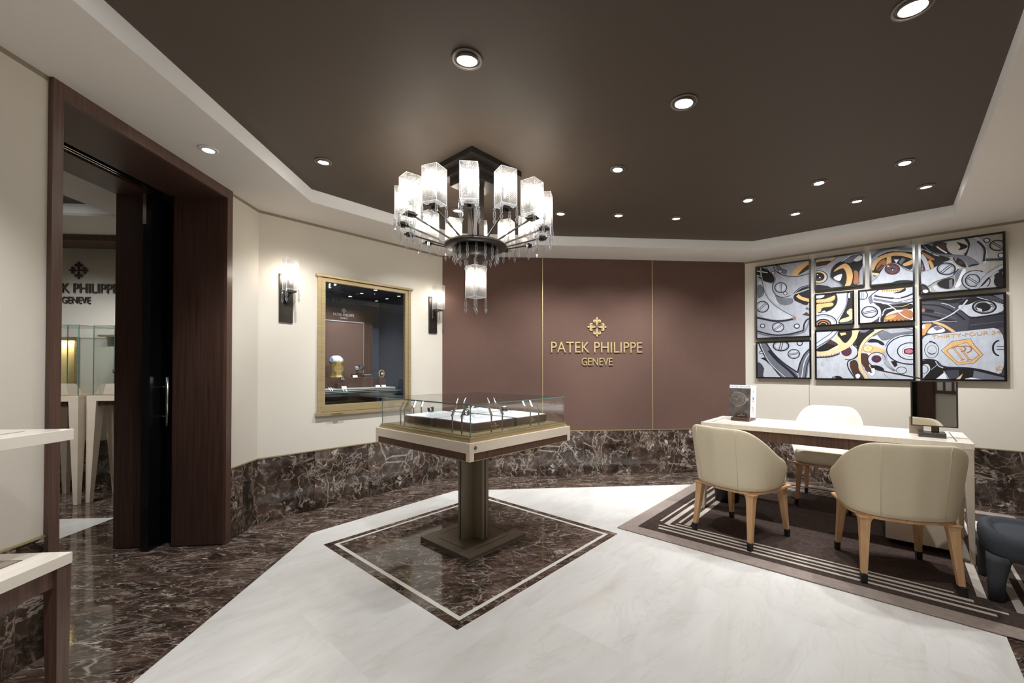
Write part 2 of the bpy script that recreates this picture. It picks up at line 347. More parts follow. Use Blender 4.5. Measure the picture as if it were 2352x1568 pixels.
# wall frames: local x along the wall (left to right), local y into the room reversed (depth), local z up
def wallm(o, d):
    d = Vector((d[0], d[1], 0)).normalized(); dep = Vector((-d.y, d.x, 0))    # dep points out of the room, behind the wall
    m = Matrix((d, dep, Vector((0, 0, 1)))).transposed().to_4x4(); m.translation = Vector((o[0], o[1], 0)); return m
CA = (-2.054, 3.622); CAB = (-.765, 4.911); CB = (2.916, 4.911)
WA = wallm(CA, (S2, S2)); WB = wallm(CB, (S2, -S2)); WC = wallm(CAB, (1, 0)); WD = wallm((-2.054, 0), (0, 1))
ART={}
ART[1]=('S2',(129,698,1617,2494),"""p,K,0,145 2484 232 2470 342 2331 317 2267 211 2315 144 2381
s,W,11,145 2444 262 2404
s,W,9,144 2393 201 2362
p,S,0,144 2336 231 2301 317 2256 316 2189 356 2123 419 2094 350 2019 551 1858 388 1827 146 1891
p,G,0,512 2340 536 2390 583 2442 656 2468 686 2472 685 2399 647 2393 601 2359 563 2327
p,B,0,563 2327 610 2384 688 2447 688 2383 647 2363 601 2340
s,D,9,323 2473 327 2459 332 2440 343 2420 359 2401 379 2383 401 2367 422 2354 443 2344 469 2335 497 2326 528 2319 563 2316 607 2320 654 2329 687 2335
p,M,0,343 2475 382 2469 411 2426 460 2402 450 2354 392 2390 353 2429
s,D,6,343 2475 353 2475 368 2474 382 2469 392 2457 400 2440 411 2426 428 2417 447 2411 460 2402 460 2386 455 2368 450 2354
p,M,0,331 2143 370 2105 448 2080 524 2077 524 2012 447 1993 370 2028
p,K,0,524 2088 562 2149 618 2185 691 2197 690 2006 653 1972 580 2017 538 2043
s,D,9,243 2469 259 2445 281 2412 303 2381 319 2359 334 2340 342 2320 338 2299 326 2278 317 2256 313 2234 313 2212 316 2189 325 2166 339 2143 356 2123 375 2110 396 2100 419 2094 442 2094 465 2099 486 2105 503 2111 517 2119 534 2130 553 2148 575 2170 600 2187 631 2196 666 2200 691 2202
s,S2,14,448 2107 477 2112 518 2118 562 2127 608 2140 656 2154 691 2165
s,G,34,566 2100 576 2090 589 2076 608 2063 635 2049 667 2037 690 2027
p,K,0,555 2083 564 2075 551 2065
p,K,0,569 2071 578 2063 565 2053
p,K,0,583 2059 592 2051 580 2041
p,K,0,597 2046 607 2042 598 2028
p,K,0,613 2040 623 2035 614 2021
p,K,0,629 2033 639 2029 630 2015
p,K,0,645 2026 655 2022 646 2008
p,K,0,661 2020 671 2016 662 2002
p,K,0,677 2013 687 2009 678 1995
p,G,0,607 1875 653 1925 685 1932 685 1985 662 1977 685 2017 684 1858 653 1877
p,B,0,611 1873 653 1903 684 1874 684 1853
p,K,0,684 1922 672 1926 684 1955
p,K,0,670 1927 658 1931 670 1959
p,K,0,657 1931 644 1936 657 1964
p,S,0,342 2392 342 2387 340 2383 337 2380 332 2378 328 2377 322 2377 317 2378 313 2381 308 2384 305 2388 303 2393 303 2398 303 2402 305 2406 309 2410 313 2412 318 2413 323 2413 328 2411 333 2409 337 2405 340 2401 342 2397
s,D,7,342 2392 342 2387 340 2383 337 2380 332 2378 328 2377 322 2377 317 2378 313 2381 308 2384 305 2388 303 2393 303 2398 303 2402 305 2406 309 2410 313 2412 318 2413 323 2413 328 2411 333 2409 337 2405 340 2401 342 2397 342 2392
p,S,0,416 2397 415 2392 413 2388 410 2384 406 2382 402 2380 396 2381 391 2382 387 2385 383 2388 380 2393 378 2398 377 2403 378 2408 380 2413 383 2417 387 2419 392 2420 397 2420 402 2419 406 2416 410 2412 414 2408 415 2403
s,D,7,416 2397 415 2392 413 2388 410 2384 406 2382 402 2380 396 2381 391 2382 387 2385 383 2388 380 2393 378 2398 377 2403 378 2408 380 2413 383 2417 387 2419 392 2420 397 2420 402 2419 406 2416 410 2412 414 2408 415 2403 416 2397
p,S,0,460 2202 458 2188 452 2175 443 2164 430 2157 416 2153 400 2153 384 2156 370 2164 357 2175 347 2188 341 2202 339 2218 342 2232 348 2245 358 2256 370 2264 385 2267 401 2267 416 2263 431 2256 443 2245 452 2232 458 2217
s,D,10,460 2202 458 2188 452 2175 443 2164 430 2157 416 2153 400 2153 384 2156 370 2164 357 2175 347 2188 341 2202 339 2218 342 2232 348 2245 358 2256 370 2264 385 2267 401 2267 416 2263 431 2256 443 2245 452 2232 458 2217 460 2202
s,M,3,448 2204 447 2192 442 2182 434 2173 424 2167 412 2164 400 2164 387 2167 376 2173 366 2182 358 2192 353 2204 352 2216 353 2228 358 2238 366 2247 376 2253 388 2256 401 2256 413 2253 425 2247 435 2238 442 2228 447 2216 448 2204
s,D,6,392 2162 393 2260
s,D,6,408 2160 408 2258
p,S,0,466 2135 465 2131 463 2127 460 2123 456 2121 451 2120 446 2120 441 2121 437 2123 433 2126 430 2130 428 2135 427 2140 428 2144 430 2148 433 2151 437 2154 441 2155 446 2155 451 2154 456 2151 460 2148 463 2144 465 2140
s,D,7,466 2135 465 2131 463 2127 460 2123 456 2121 451 2120 446 2120 441 2121 437 2123 433 2126 430 2130 428 2135 427 2140 428 2144 430 2148 433 2151 437 2154 441 2155 446 2155 451 2154 456 2151 460 2148 463 2144 465 2140 466 2135
p,M,0,147 2278 185 2273 221 2201 205 2135 146 2113
s,D,6,185 2273 196 2254 211 2228 221 2201 221 2177 215 2154 205 2135 186 2124 163 2117 146 2113
s,M,6,360 1995 388 1972 428 1939 466 1909 499 1886 529 1866 551 1853
s,S2,15,186 2478 187 2451 190 2412 196 2363 206 2302 219 2232 241 2165 269 2109 304 2059 350 2008 416 1952 492 1897 546 1859
s,D,5,196 2363 203 2311 213 2238 233 2166 259 2109 293 2057 340 2003 409 1945 489 1888 546 1848
p,S,0,270 1999 268 1982 261 1967 251 1954 237 1945 221 1940 204 1939 186 1943 170 1951 156 1963 146 1977 139 1994 137 2011 139 2028 146 2044 157 2056 171 2065 187 2070 204 2070 222 2066 237 2058 251 2046 261 2032 268 2016
s,D,11,270 1999 268 1982 261 1967 251 1954 237 1945 221 1940 204 1939 186 1943 170 1951 156 1963 146 1977 139 1994 137 2011 139 2028 146 2044 157 2056 171 2065 187 2070 204 2070 222 2066 237 2058 251 2046 261 2032 268 2016 270 1999
s,M,4,257 2000 255 1987 250 1974 241 1964 230 1957 217 1953 204 1952 190 1955 177 1962 166 1971 157 1983 152 1996 150 2010 152 2024 158 2036 166 2046 178 2053 190 2057 204 2057 218 2054 231 2048 242 2038 250 2027 255 2013 257 2000
s,D,6,157 1976 238 2047
s,D,6,170 1963 250 2034
s,D,21,146 1879 164 1874 189 1866 218 1857 250 1847 284 1836 319 1827 351 1822 383 1820 417 1820 455 1823 494 1829 523 1833
p,S,0,229 1774 228 1768 226 1763 222 1758 217 1755 211 1753 205 1753 198 1754 192 1757 187 1761 183 1765 181 1771 180 1777 181 1783 183 1788 187 1793 192 1796 198 1798 205 1798 211 1797 217 1794 222 1790 226 1785 228 1780
s,D,9,229 1774 228 1768 226 1763 222 1758 217 1755 211 1753 205 1753 198 1754 192 1757 187 1761 183 1765 181 1771 180 1777 181 1783 183 1788 187 1793 192 1796 198 1798 205 1798 211 1797 217 1794 222 1790 226 1785 228 1780 229 1774
p,S,0,428 1745 426 1732 420 1719 411 1709 399 1701 385 1697 370 1696 354 1699 340 1705 328 1714 318 1726 313 1739 311 1753 313 1766 319 1779 328 1789 341 1797 355 1801 370 1802 386 1799 400 1793 412 1784 421 1772 427 1759
s,D,10,428 1745 426 1732 420 1719 411 1709 399 1701 385 1697 370 1696 354 1699 340 1705 328 1714 318 1726 313 1739 311 1753 313 1766 319 1779 328 1789 341 1797 355 1801 370 1802 386 1799 400 1793 412 1784 421 1772 427 1759 428 1745
s,M,3,417 1746 415 1735 410 1725 403 1717 393 1711 382 1707 370 1706 358 1709 346 1714 336 1721 329 1730 324 1741 323 1752 324 1763 329 1773 337 1781 347 1787 358 1791 370 1791 382 1789 394 1784 403 1777 411 1767 415 1757 417 1746
s,D,6,326 1728 403 1781
s,D,6,336 1717 413 1770
p,S,0,586 1748 585 1742 582 1736 578 1732 572 1728 566 1726 559 1726 553 1727 546 1730 541 1734 537 1739 534 1745 533 1751 534 1757 537 1763 541 1768 547 1771 553 1773 560 1773 566 1772 573 1769 578 1765 582 1760 585 1754
s,D,10,586 1748 585 1742 582 1736 578 1732 572 1728 566 1726 559 1726 553 1727 546 1730 541 1734 537 1739 534 1745 533 1751 534 1757 537 1763 541 1768 547 1771 553 1773 560 1773 566 1772 573 1769 578 1765 582 1760 585 1754 586 1748
s,D,16,145 1720 165 1711 194 1699 228 1687 264 1676 304 1665 348 1658 392 1656 439 1658 484 1662 526 1670 565 1679 596 1688 612 1692 619 1695 624 1703 627 1717 627 1736 629 1756 635 1774 643 1792 652 1807 663 1817 675 1823 684 1826
s,M,14,145 1697 170 1687 206 1673 248 1660 288 1649 333 1639 387 1635 457 1641 535 1653 596 1667 626 1678 640 1691 651 1712 665 1745 676 1786 684 1816
p,O,0,554 1834 553 1830 551 1826 549 1823 545 1821 541 1820 537 1819 532 1820 528 1822 525 1825 522 1829 520 1833 520 1837 520 1841 522 1845 525 1848 528 1850 532 1852 537 1852 541 1851 545 1849 549 1846 551 1843 553 1838""")
ART[2]=('S',(131,697,1147,1587),"""p,M,0,145 1584 237 1580 317 1454 414 1342 519 1265 574 1179 556 1152 394 1150 296 1287 206 1423
s,D,15,237 1580 256 1544 284 1494 317 1443 352 1401 391 1360 433 1320 482 1280 533 1243 570 1217
s,D,11,155 1578 170 1540 191 1488 216 1434 243 1389 274 1345 306 1299 341 1246 377 1193 403 1155
s,W,6,171 1577 187 1533 210 1471 236 1411 260 1367 285 1328 316 1287 359 1241 407 1195 442 1161
s,D,27,267 1478 292 1445 327 1399 366 1353 404 1315 444 1278 481 1243 511 1210 537 1179 556 1157
p,M2,0,143 1345 184 1322 220 1254 204 1186 224 1147 142 1146
s,D,5,143 1345 154 1341 169 1334 184 1322 198 1300 211 1274 220 1254
p,K,0,180 1390 226 1400 286 1299 236 1355
p,M,0,686 1487 640 1435 594 1329 565 1233 579 1152 657 1154 667 1286 685 1360
s,D,14,684 1487 670 1472 651 1451 631 1425 616 1396 602 1364 589 1329 579 1291 570 1251 564 1222
s,W,8,686 1445 671 1421 650 1385 631 1340 618 1279 609 1209 602 1158
s,D,8,686 1392 677 1366 664 1328 653 1286 646 1241 642 1193 639 1159
p,S,0,477 1526 474 1512 466 1498 454 1487 437 1478 418 1473 398 1472 377 1474 357 1481 341 1490 328 1503 320 1517 317 1532 320 1547 328 1560 341 1572 358 1580 378 1585 398 1586 419 1584 438 1577 454 1567 467 1555 474 1541
s,D,14,477 1526 474 1512 466 1498 454 1487 437 1478 418 1473 398 1472 377 1474 357 1481 341 1490 328 1503 320 1517 317 1532 320 1547 328 1560 341 1572 358 1580 378 1585 398 1586 419 1584 438 1577 454 1567 467 1555 474 1541 477 1526
s,M,4,461 1527 459 1515 453 1504 443 1495 429 1489 414 1484 398 1483 381 1485 366 1490 352 1498 342 1508 336 1519 334 1531 336 1543 342 1554 353 1563 366 1570 382 1574 398 1575 415 1573 430 1567 443 1560 453 1550 459 1539 461 1527
s,D,8,376 1483 400 1578
s,D,8,396 1480 420 1575
p,S,0,612 1550 611 1544 608 1539 604 1534 599 1530 593 1528 586 1528 579 1529 573 1531 568 1535 564 1540 561 1546 560 1552 561 1559 564 1564 568 1569 573 1572 580 1575 586 1575 593 1574 599 1571 605 1567 609 1562 611 1557
s,D,10,612 1550 611 1544 608 1539 604 1534 599 1530 593 1528 586 1528 579 1529 573 1531 568 1535 564 1540 561 1546 560 1552 561 1559 564 1564 568 1569 573 1572 580 1575 586 1575 593 1574 599 1571 605 1567 609 1562 611 1557 612 1550
p,S,0,585 1431 583 1418 577 1406 568 1395 556 1387 542 1382 527 1381 512 1383 498 1388 486 1397 476 1408 471 1420 469 1434 471 1447 477 1460 486 1470 498 1478 513 1483 528 1484 543 1482 557 1477 569 1468 578 1457 583 1445
s,D,10,585 1431 583 1418 577 1406 568 1395 556 1387 542 1382 527 1381 512 1383 498 1388 486 1397 476 1408 471 1420 469 1434 471 1447 477 1460 486 1470 498 1478 513 1483 528 1484 543 1482 557 1477 569 1468 578 1457 583 1445 585 1431
s,M,3,574 1432 572 1421 568 1411 560 1403 550 1396 539 1392 527 1391 515 1393 504 1397 494 1404 487 1413 482 1423 481 1434 482 1444 487 1454 495 1463 504 1469 516 1473 528 1474 540 1472 551 1468 560 1461 568 1452 572 1442 574 1432
s,D,6,477 1431 574 1447
s,D,6,480 1418 577 1434
p,S,0,206 1457 205 1453 203 1449 200 1446 196 1443 192 1442 187 1442 182 1442 178 1444 174 1447 171 1450 169 1454 169 1458 169 1462 171 1466 174 1469 178 1471 183 1473 187 1473 192 1473 197 1471 200 1468 203 1465 205 1461
s,D,7,206 1457 205 1453 203 1449 200 1446 196 1443 192 1442 187 1442 182 1442 178 1444 174 1447 171 1450 169 1454 169 1458 169 1462 171 1466 174 1469 178 1471 183 1473 187 1473 192 1473 197 1471 200 1468 203 1465 205 1461 206 1457""")
ART[3]=('S2',(732,1181,2131,2494),"""p,G,0,744 2468 823 2464 939 2480 923 2451 871 2453 744 2452
p,B,0,744 2452 897 2449 870 2415 828 2402 743 2396
s,D,4,749 2369 765 2373 788 2378 811 2386 831 2396 851 2409 870 2421 888 2431 903 2441 918 2451 931 2463 942 2475 950 2484
p,K,0,880 2266 891 2341 923 2393 990 2427 1052 2460 1082 2467 1173 2470 1172 2359 1135 2291 1130 2231 1134 2156 1079 2138 999 2130 968 2190 906 2237
p,M,0,1001 2412 1031 2451 1156 2473 1160 2417 1091 2410 1061 2390 1011 2404
s,W,8,980 2416 994 2425 1014 2439 1031 2451 1044 2459 1055 2466 1062 2471
p,W,0,1081 2418 1136 2464 1163 2441 1151 2406 1106 2395
s,D,3,1081 2418 1097 2432 1118 2451 1136 2463 1148 2460 1157 2449 1163 2441
p,W,0,906 2262 979 2290 989 2276 968 2203 917 2235
p,K,0,968 2203 989 2276 1010 2298 1027 2245 1019 2184 1001 2142
p,O,0,1083 2312 1125 2293 1127 2231 1132 2163 1095 2155 1080 2176 1090 2236
p,S2,0,1135 2279 1172 2372 1171 2133 1144 2146 1132 2230
s,D,3,1135 2279 1134 2268 1133 2251 1132 2230 1132 2203 1133 2172 1134 2150
p,G,0,923 2343 970 2380 1016 2397 1046 2367 1071 2314 1080 2250 1070 2183 1049 2136 1001 2136 1019 2184 1027 2245 1015 2310 995 2347 959 2337 907 2313
p,K,0,1025 2389 1031 2383 1039 2405
p,K,0,1040 2375 1046 2369 1053 2390
p,K,0,1052 2358 1056 2350 1070 2364
p,K,0,1062 2339 1065 2331 1080 2345
p,K,0,1071 2319 1074 2311 1089 2325
p,K,0,1076 2298 1077 2289 1095 2295
p,K,0,1079 2276 1080 2267 1098 2273
p,K,0,1082 2254 1083 2245 1101 2252
p,K,0,1080 2233 1078 2225 1098 2222
p,K,0,1076 2213 1075 2204 1094 2201
p,K,0,1072 2192 1071 2184 1090 2180
p,K,0,1066 2173 1063 2165 1081 2156
p,K,0,1058 2155 1054 2147 1073 2138
s,D,2,907 2313 921 2320 940 2329 959 2337 973 2343 984 2348 995 2347 1003 2339 1009 2326 1015 2310 1020 2290 1025 2268 1027 2245 1027 2224 1024 2203 1019 2184 1013 2165 1006 2148 1001 2136
s,D,5,990 2427 972 2419 946 2407 923 2393 909 2378 899 2361 891 2341 884 2317 880 2290 880 2266 885 2252 894 2242 906 2231 922 2217 940 2202 958 2186 974 2164 988 2141 998 2124
p,K,0,742 2201 810 2186 869 2165 905 2132 741 2129
p,S2,0,859 2269 856 2250 847 2233 833 2219 815 2209 795 2204 772 2205 749 2210 728 2221 710 2236 696 2254 687 2273 684 2294 688 2313 697 2331 711 2345 729 2354 750 2359 773 2358 796 2352 816 2341 834 2326 848 2309 856 2289
s,D,9,853 2270 851 2253 843 2238 830 2225 814 2217 795 2213 775 2213 754 2218 735 2227 719 2240 706 2256 698 2274 696 2292 698 2310 707 2325 719 2337 736 2346 755 2350 776 2349 796 2344 815 2334 831 2321 843 2305 851 2288 853 2270
s,L,13,839 2272 837 2257 830 2244 820 2234 807 2226 792 2222 775 2223 758 2227 743 2235 729 2246 719 2260 713 2275 711 2290 713 2305 719 2318 730 2329 743 2336 759 2340 776 2339 792 2335 808 2327 821 2316 831 2302 837 2287 839 2272
p,K,0,827 2277 825 2265 819 2254 811 2245 799 2239 786 2236 772 2236 758 2240 745 2246 734 2256 725 2267 720 2279 718 2292 720 2305 725 2316 734 2325 746 2331 759 2334 773 2333 787 2329 800 2323 811 2313 820 2302 825 2290
p,W,0,768 2308 768 2306 768 2305 766 2304 765 2303 764 2302 762 2302 760 2303 759 2304 757 2305 756 2306 756 2308 755 2310 756 2311 756 2313 757 2314 759 2315 760 2315 762 2315 764 2315 765 2314 767 2313 768 2311 768 2310
p,W,0,791 2272 791 2271 790 2269 789 2268 787 2268 785 2267 783 2267 781 2268 780 2269 778 2270 777 2271 776 2273 776 2274 776 2276 777 2277 778 2278 780 2279 782 2279 783 2279 785 2279 787 2278 789 2277 790 2275 791 2274
p,B,0,800 2252 799 2248 796 2245 792 2243 786 2241 779 2241 772 2241 765 2243 759 2245 753 2248 749 2252 746 2255 745 2259 746 2263 749 2266 753 2268 759 2270 765 2270 773 2270 780 2268 786 2266 792 2263 796 2259 799 2255""")
ART[4]=('S2',(1218,1574,2118,2494),"""p,K,0,1304 2452 1561 2464 1559 2227 1485 2280 1441 2322 1395 2329 1349 2307 1302 2230 1255 2213 1237 2264 1256 2334 1280 2396
s,M,27,1228 2411 1241 2425 1260 2443 1281 2460 1303 2470 1326 2477 1351 2483 1371 2487 1390 2488 1419 2485 1466 2473 1521 2456 1561 2444
s,S2,11,1257 2400 1267 2409 1283 2422 1304 2434 1328 2446 1358 2456 1396 2460 1452 2451 1515 2435 1560 2424
s,G,35,1237 2288 1244 2307 1253 2332 1266 2356 1279 2374 1294 2390 1313 2403 1335 2412 1361 2419 1387 2423 1413 2423 1438 2420 1464 2415 1488 2407 1510 2396 1530 2386 1543 2378 1553 2371 1560 2366
p,K,0,1278 2397 1282 2399 1283 2391
p,K,0,1298 2409 1302 2412 1303 2404
p,K,0,1317 2421 1321 2424 1322 2416
p,K,0,1337 2428 1342 2429 1341 2422
p,K,0,1359 2433 1363 2434 1362 2427
p,K,0,1380 2438 1384 2439 1383 2431
p,K,0,1401 2441 1405 2441 1403 2434
p,K,0,1423 2439 1427 2438 1425 2431
p,K,0,1444 2436 1449 2436 1447 2429
p,K,0,1466 2434 1470 2433 1468 2426
p,K,0,1486 2424 1491 2422 1487 2417
p,K,0,1507 2414 1511 2412 1508 2407
p,K,0,1528 2404 1532 2402 1528 2396
p,K,0,1548 2394 1552 2392 1549 2386
p,O,0,1270 2307 1303 2368 1350 2390 1354 2324 1322 2293 1286 2263
p,B,0,1279 2294 1317 2336 1340 2320 1286 2266
p,G,0,1360 2413 1394 2407 1395 2329 1354 2306
p,K,0,1401 2394 1468 2388 1529 2360 1540 2340 1503 2323 1454 2326 1400 2334
p,M,0,1454 2337 1477 2375 1503 2358 1467 2306
p,W,0,1414 2368 1454 2361 1432 2329
p,G,0,1560 2349 1529 2331 1476 2310 1494 2284 1559 2297
p,L,0,1227 2265 1303 2242 1288 2220 1227 2241
p,S,0,1226 2156 1279 2203 1312 2265 1350 2319 1396 2335 1441 2322 1476 2281 1520 2239 1559 2225 1558 2083 1226 2126
s,D,4,1226 2156 1240 2168 1260 2185 1279 2203 1291 2223 1301 2244 1312 2265 1324 2284 1336 2303 1350 2319 1364 2328 1380 2333 1396 2335 1411 2334 1426 2330 1441 2322 1453 2310 1464 2296 1476 2281 1490 2266 1505 2251 1520 2239 1534 2232 1549 2227 1559 2225
p,P,0,1460 2263 1458 2249 1452 2236 1443 2226 1431 2219 1417 2215 1401 2216 1386 2220 1372 2228 1360 2238 1350 2252 1344 2266 1342 2281 1345 2295 1351 2308 1360 2318 1373 2325 1387 2329 1402 2328 1417 2324 1432 2316 1444 2305 1453 2292 1458 2278
s,D,4,1460 2263 1458 2249 1452 2236 1443 2226 1431 2219 1417 2215 1401 2216 1386 2220 1372 2228 1360 2238 1350 2252 1344 2266 1342 2281 1345 2295 1351 2308 1360 2318 1373 2325 1387 2329 1402 2328 1417 2324 1432 2316 1444 2305 1453 2292 1458 2278 1460 2263
s,O,3,1438 2266 1437 2258 1433 2251 1427 2245 1420 2241 1411 2239 1402 2239 1392 2242 1383 2246 1376 2253 1370 2260 1367 2269 1365 2278 1367 2286 1370 2293 1376 2299 1384 2303 1393 2305 1402 2304 1411 2302 1420 2297 1428 2291 1433 2283 1437 2275 1438 2266
s,M,4,1424 2269 1423 2263 1421 2259 1417 2255 1413 2253 1407 2252 1402 2252 1396 2253 1391 2256 1386 2260 1383 2265 1381 2270 1380 2275 1381 2280 1383 2285 1387 2289 1391 2291 1396 2292 1402 2292 1408 2290 1413 2288 1417 2284 1421 2279 1423 2274 1424 2269
p,K,0,1414 2270 1413 2267 1412 2265 1410 2263 1408 2262 1405 2261 1402 2261 1399 2262 1396 2264 1393 2266 1392 2268 1390 2271 1390 2274 1390 2276 1392 2279 1394 2281 1396 2282 1399 2283 1402 2283 1405 2282 1408 2280 1410 2278 1412 2276 1413 2273
p,W,0,1409 2263 1409 2262 1409 2260 1408 2260 1407 2259 1405 2258 1404 2259 1403 2259 1401 2260 1400 2261 1399 2262 1399 2263 1399 2265 1399 2266 1399 2267 1400 2268 1401 2269 1403 2269 1404 2269 1405 2269 1407 2268 1408 2267 1409 2266 1409 2264
p,W,0,1380 2305 1380 2303 1379 2302 1377 2301 1375 2301 1373 2300 1370 2301 1368 2301 1365 2302 1363 2303 1361 2305 1360 2307 1360 2308 1360 2310 1361 2311 1363 2312 1365 2312 1368 2313 1370 2312 1373 2312 1375 2311 1377 2310 1379 2308 1380 2307
p,K,0,1385 2135 1439 2151 1501 2149 1558 2135 1558 2109""")
ART[5]=('S',(733,1089,1729,2095),"""p,K,0,741 2097 921 2095 941 2055 946 1997 925 1942 883 1902 824 1881 740 1879
p,G,0,741 2032 825 2029 884 2048 921 2063 925 2025 894 1996 830 1990 741 1993
p,K,0,750 2002 758 2001 755 1990
p,K,0,772 2000 780 2000 776 1988
p,K,0,794 1999 802 1998 798 1987
p,K,0,816 1998 823 1997 820 1986
p,K,0,837 1998 844 2000 843 1988
p,K,0,857 2003 864 2005 863 1993
p,K,0,878 2008 885 2010 884 1998
p,K,0,897 2015 903 2020 906 2008
p,K,0,914 2028 920 2033 923 2021
p,G,0,740 1986 830 1981 894 1990 912 1963 888 1940 797 1939 792 1891 740 1886
p,K,0,750 1986 757 1985 753 1996
p,K,0,771 1984 777 1984 774 1994
p,K,0,791 1983 798 1983 794 1993
p,K,0,812 1982 818 1981 815 1992
p,K,0,832 1981 838 1981 834 1991
p,K,0,852 1983 858 1984 854 1994
p,K,0,872 1985 878 1986 873 1996
p,K,0,891 1987 898 1988 893 1998
p,W,0,741 2064 771 2080 836 2073 804 2044 741 2045
p,W,0,797 1893 824 1904 840 1890 797 1884
p,K,0,1021 2089 1082 2082 1079 1729 944 1745 955 1788 992 1867 1023 1939 1033 2019
s,M,7,1029 2082 1027 2049 1025 2002 1020 1958 1012 1927 1000 1901 986 1874 969 1843 949 1812 934 1790
p,W,0,1036 2063 1054 2079 1054 2017 1038 2019
p,L,0,1017 1865 1048 1906 1080 1896 1079 1779 955 1756 965 1794 1027 1814 1052 1824
p,K,0,1039 1893 1047 1889 1039 1880
p,K,0,1050 1888 1057 1884 1050 1874
p,K,0,1060 1882 1068 1878 1061 1869
p,K,0,1071 1876 1078 1872 1071 1863
p,M2,0,955 1756 1079 1772 1079 1729 944 1738
p,S,0,937 1758 932 1734 920 1711 900 1693 874 1679 844 1671 812 1670 779 1675 748 1687 721 1704 701 1725 688 1750 684 1776 688 1801 702 1823 722 1842 749 1855 780 1863 813 1863 846 1857 876 1845 901 1828 921 1806 933 1783
s,D,10,934 1758 930 1734 918 1713 898 1695 873 1682 844 1675 812 1673 780 1678 749 1689 723 1706 703 1727 691 1751 687 1775 691 1800 704 1822 724 1840 751 1852 781 1859 813 1860 845 1854 874 1842 899 1826 918 1805 930 1782 934 1758
s,M,5,921 1753 917 1732 906 1713 889 1697 867 1686 840 1679 812 1678 783 1682 756 1692 733 1707 715 1725 704 1746 700 1768 704 1789 716 1809 734 1825 757 1836 784 1842 813 1842 841 1837 868 1827 890 1812 907 1794 917 1774 921 1753
p,D,0,887 1749 884 1733 877 1719 865 1707 849 1698 831 1693 812 1693 792 1696 774 1703 758 1714 746 1727 739 1743 736 1759 739 1775 747 1789 759 1801 775 1810 793 1814 813 1815 832 1811 850 1804 865 1793 877 1780 884 1764
p,O,0,876 1746 874 1733 868 1722 857 1712 844 1705 829 1701 812 1700 795 1703 780 1709 766 1718 756 1729 749 1742 747 1755 749 1768 756 1780 767 1789 780 1796 796 1800 813 1801 829 1798 845 1792 858 1783 868 1772 874 1759
p,K,0,863 1747 861 1737 856 1728 848 1721 838 1715 825 1712 812 1712 799 1714 786 1719 776 1726 768 1734 763 1744 761 1754 763 1764 768 1773 776 1780 787 1786 799 1789 813 1789 826 1787 838 1782 848 1775 856 1767 861 1757
s,L,4,844 1745 843 1739 840 1733 835 1728 828 1724 820 1722 812 1722 804 1723 796 1726 789 1731 784 1736 781 1743 780 1749 781 1756 784 1762 790 1767 796 1771 804 1773 812 1773 821 1772 829 1768 835 1764 840 1758 843 1752 844 1745""")
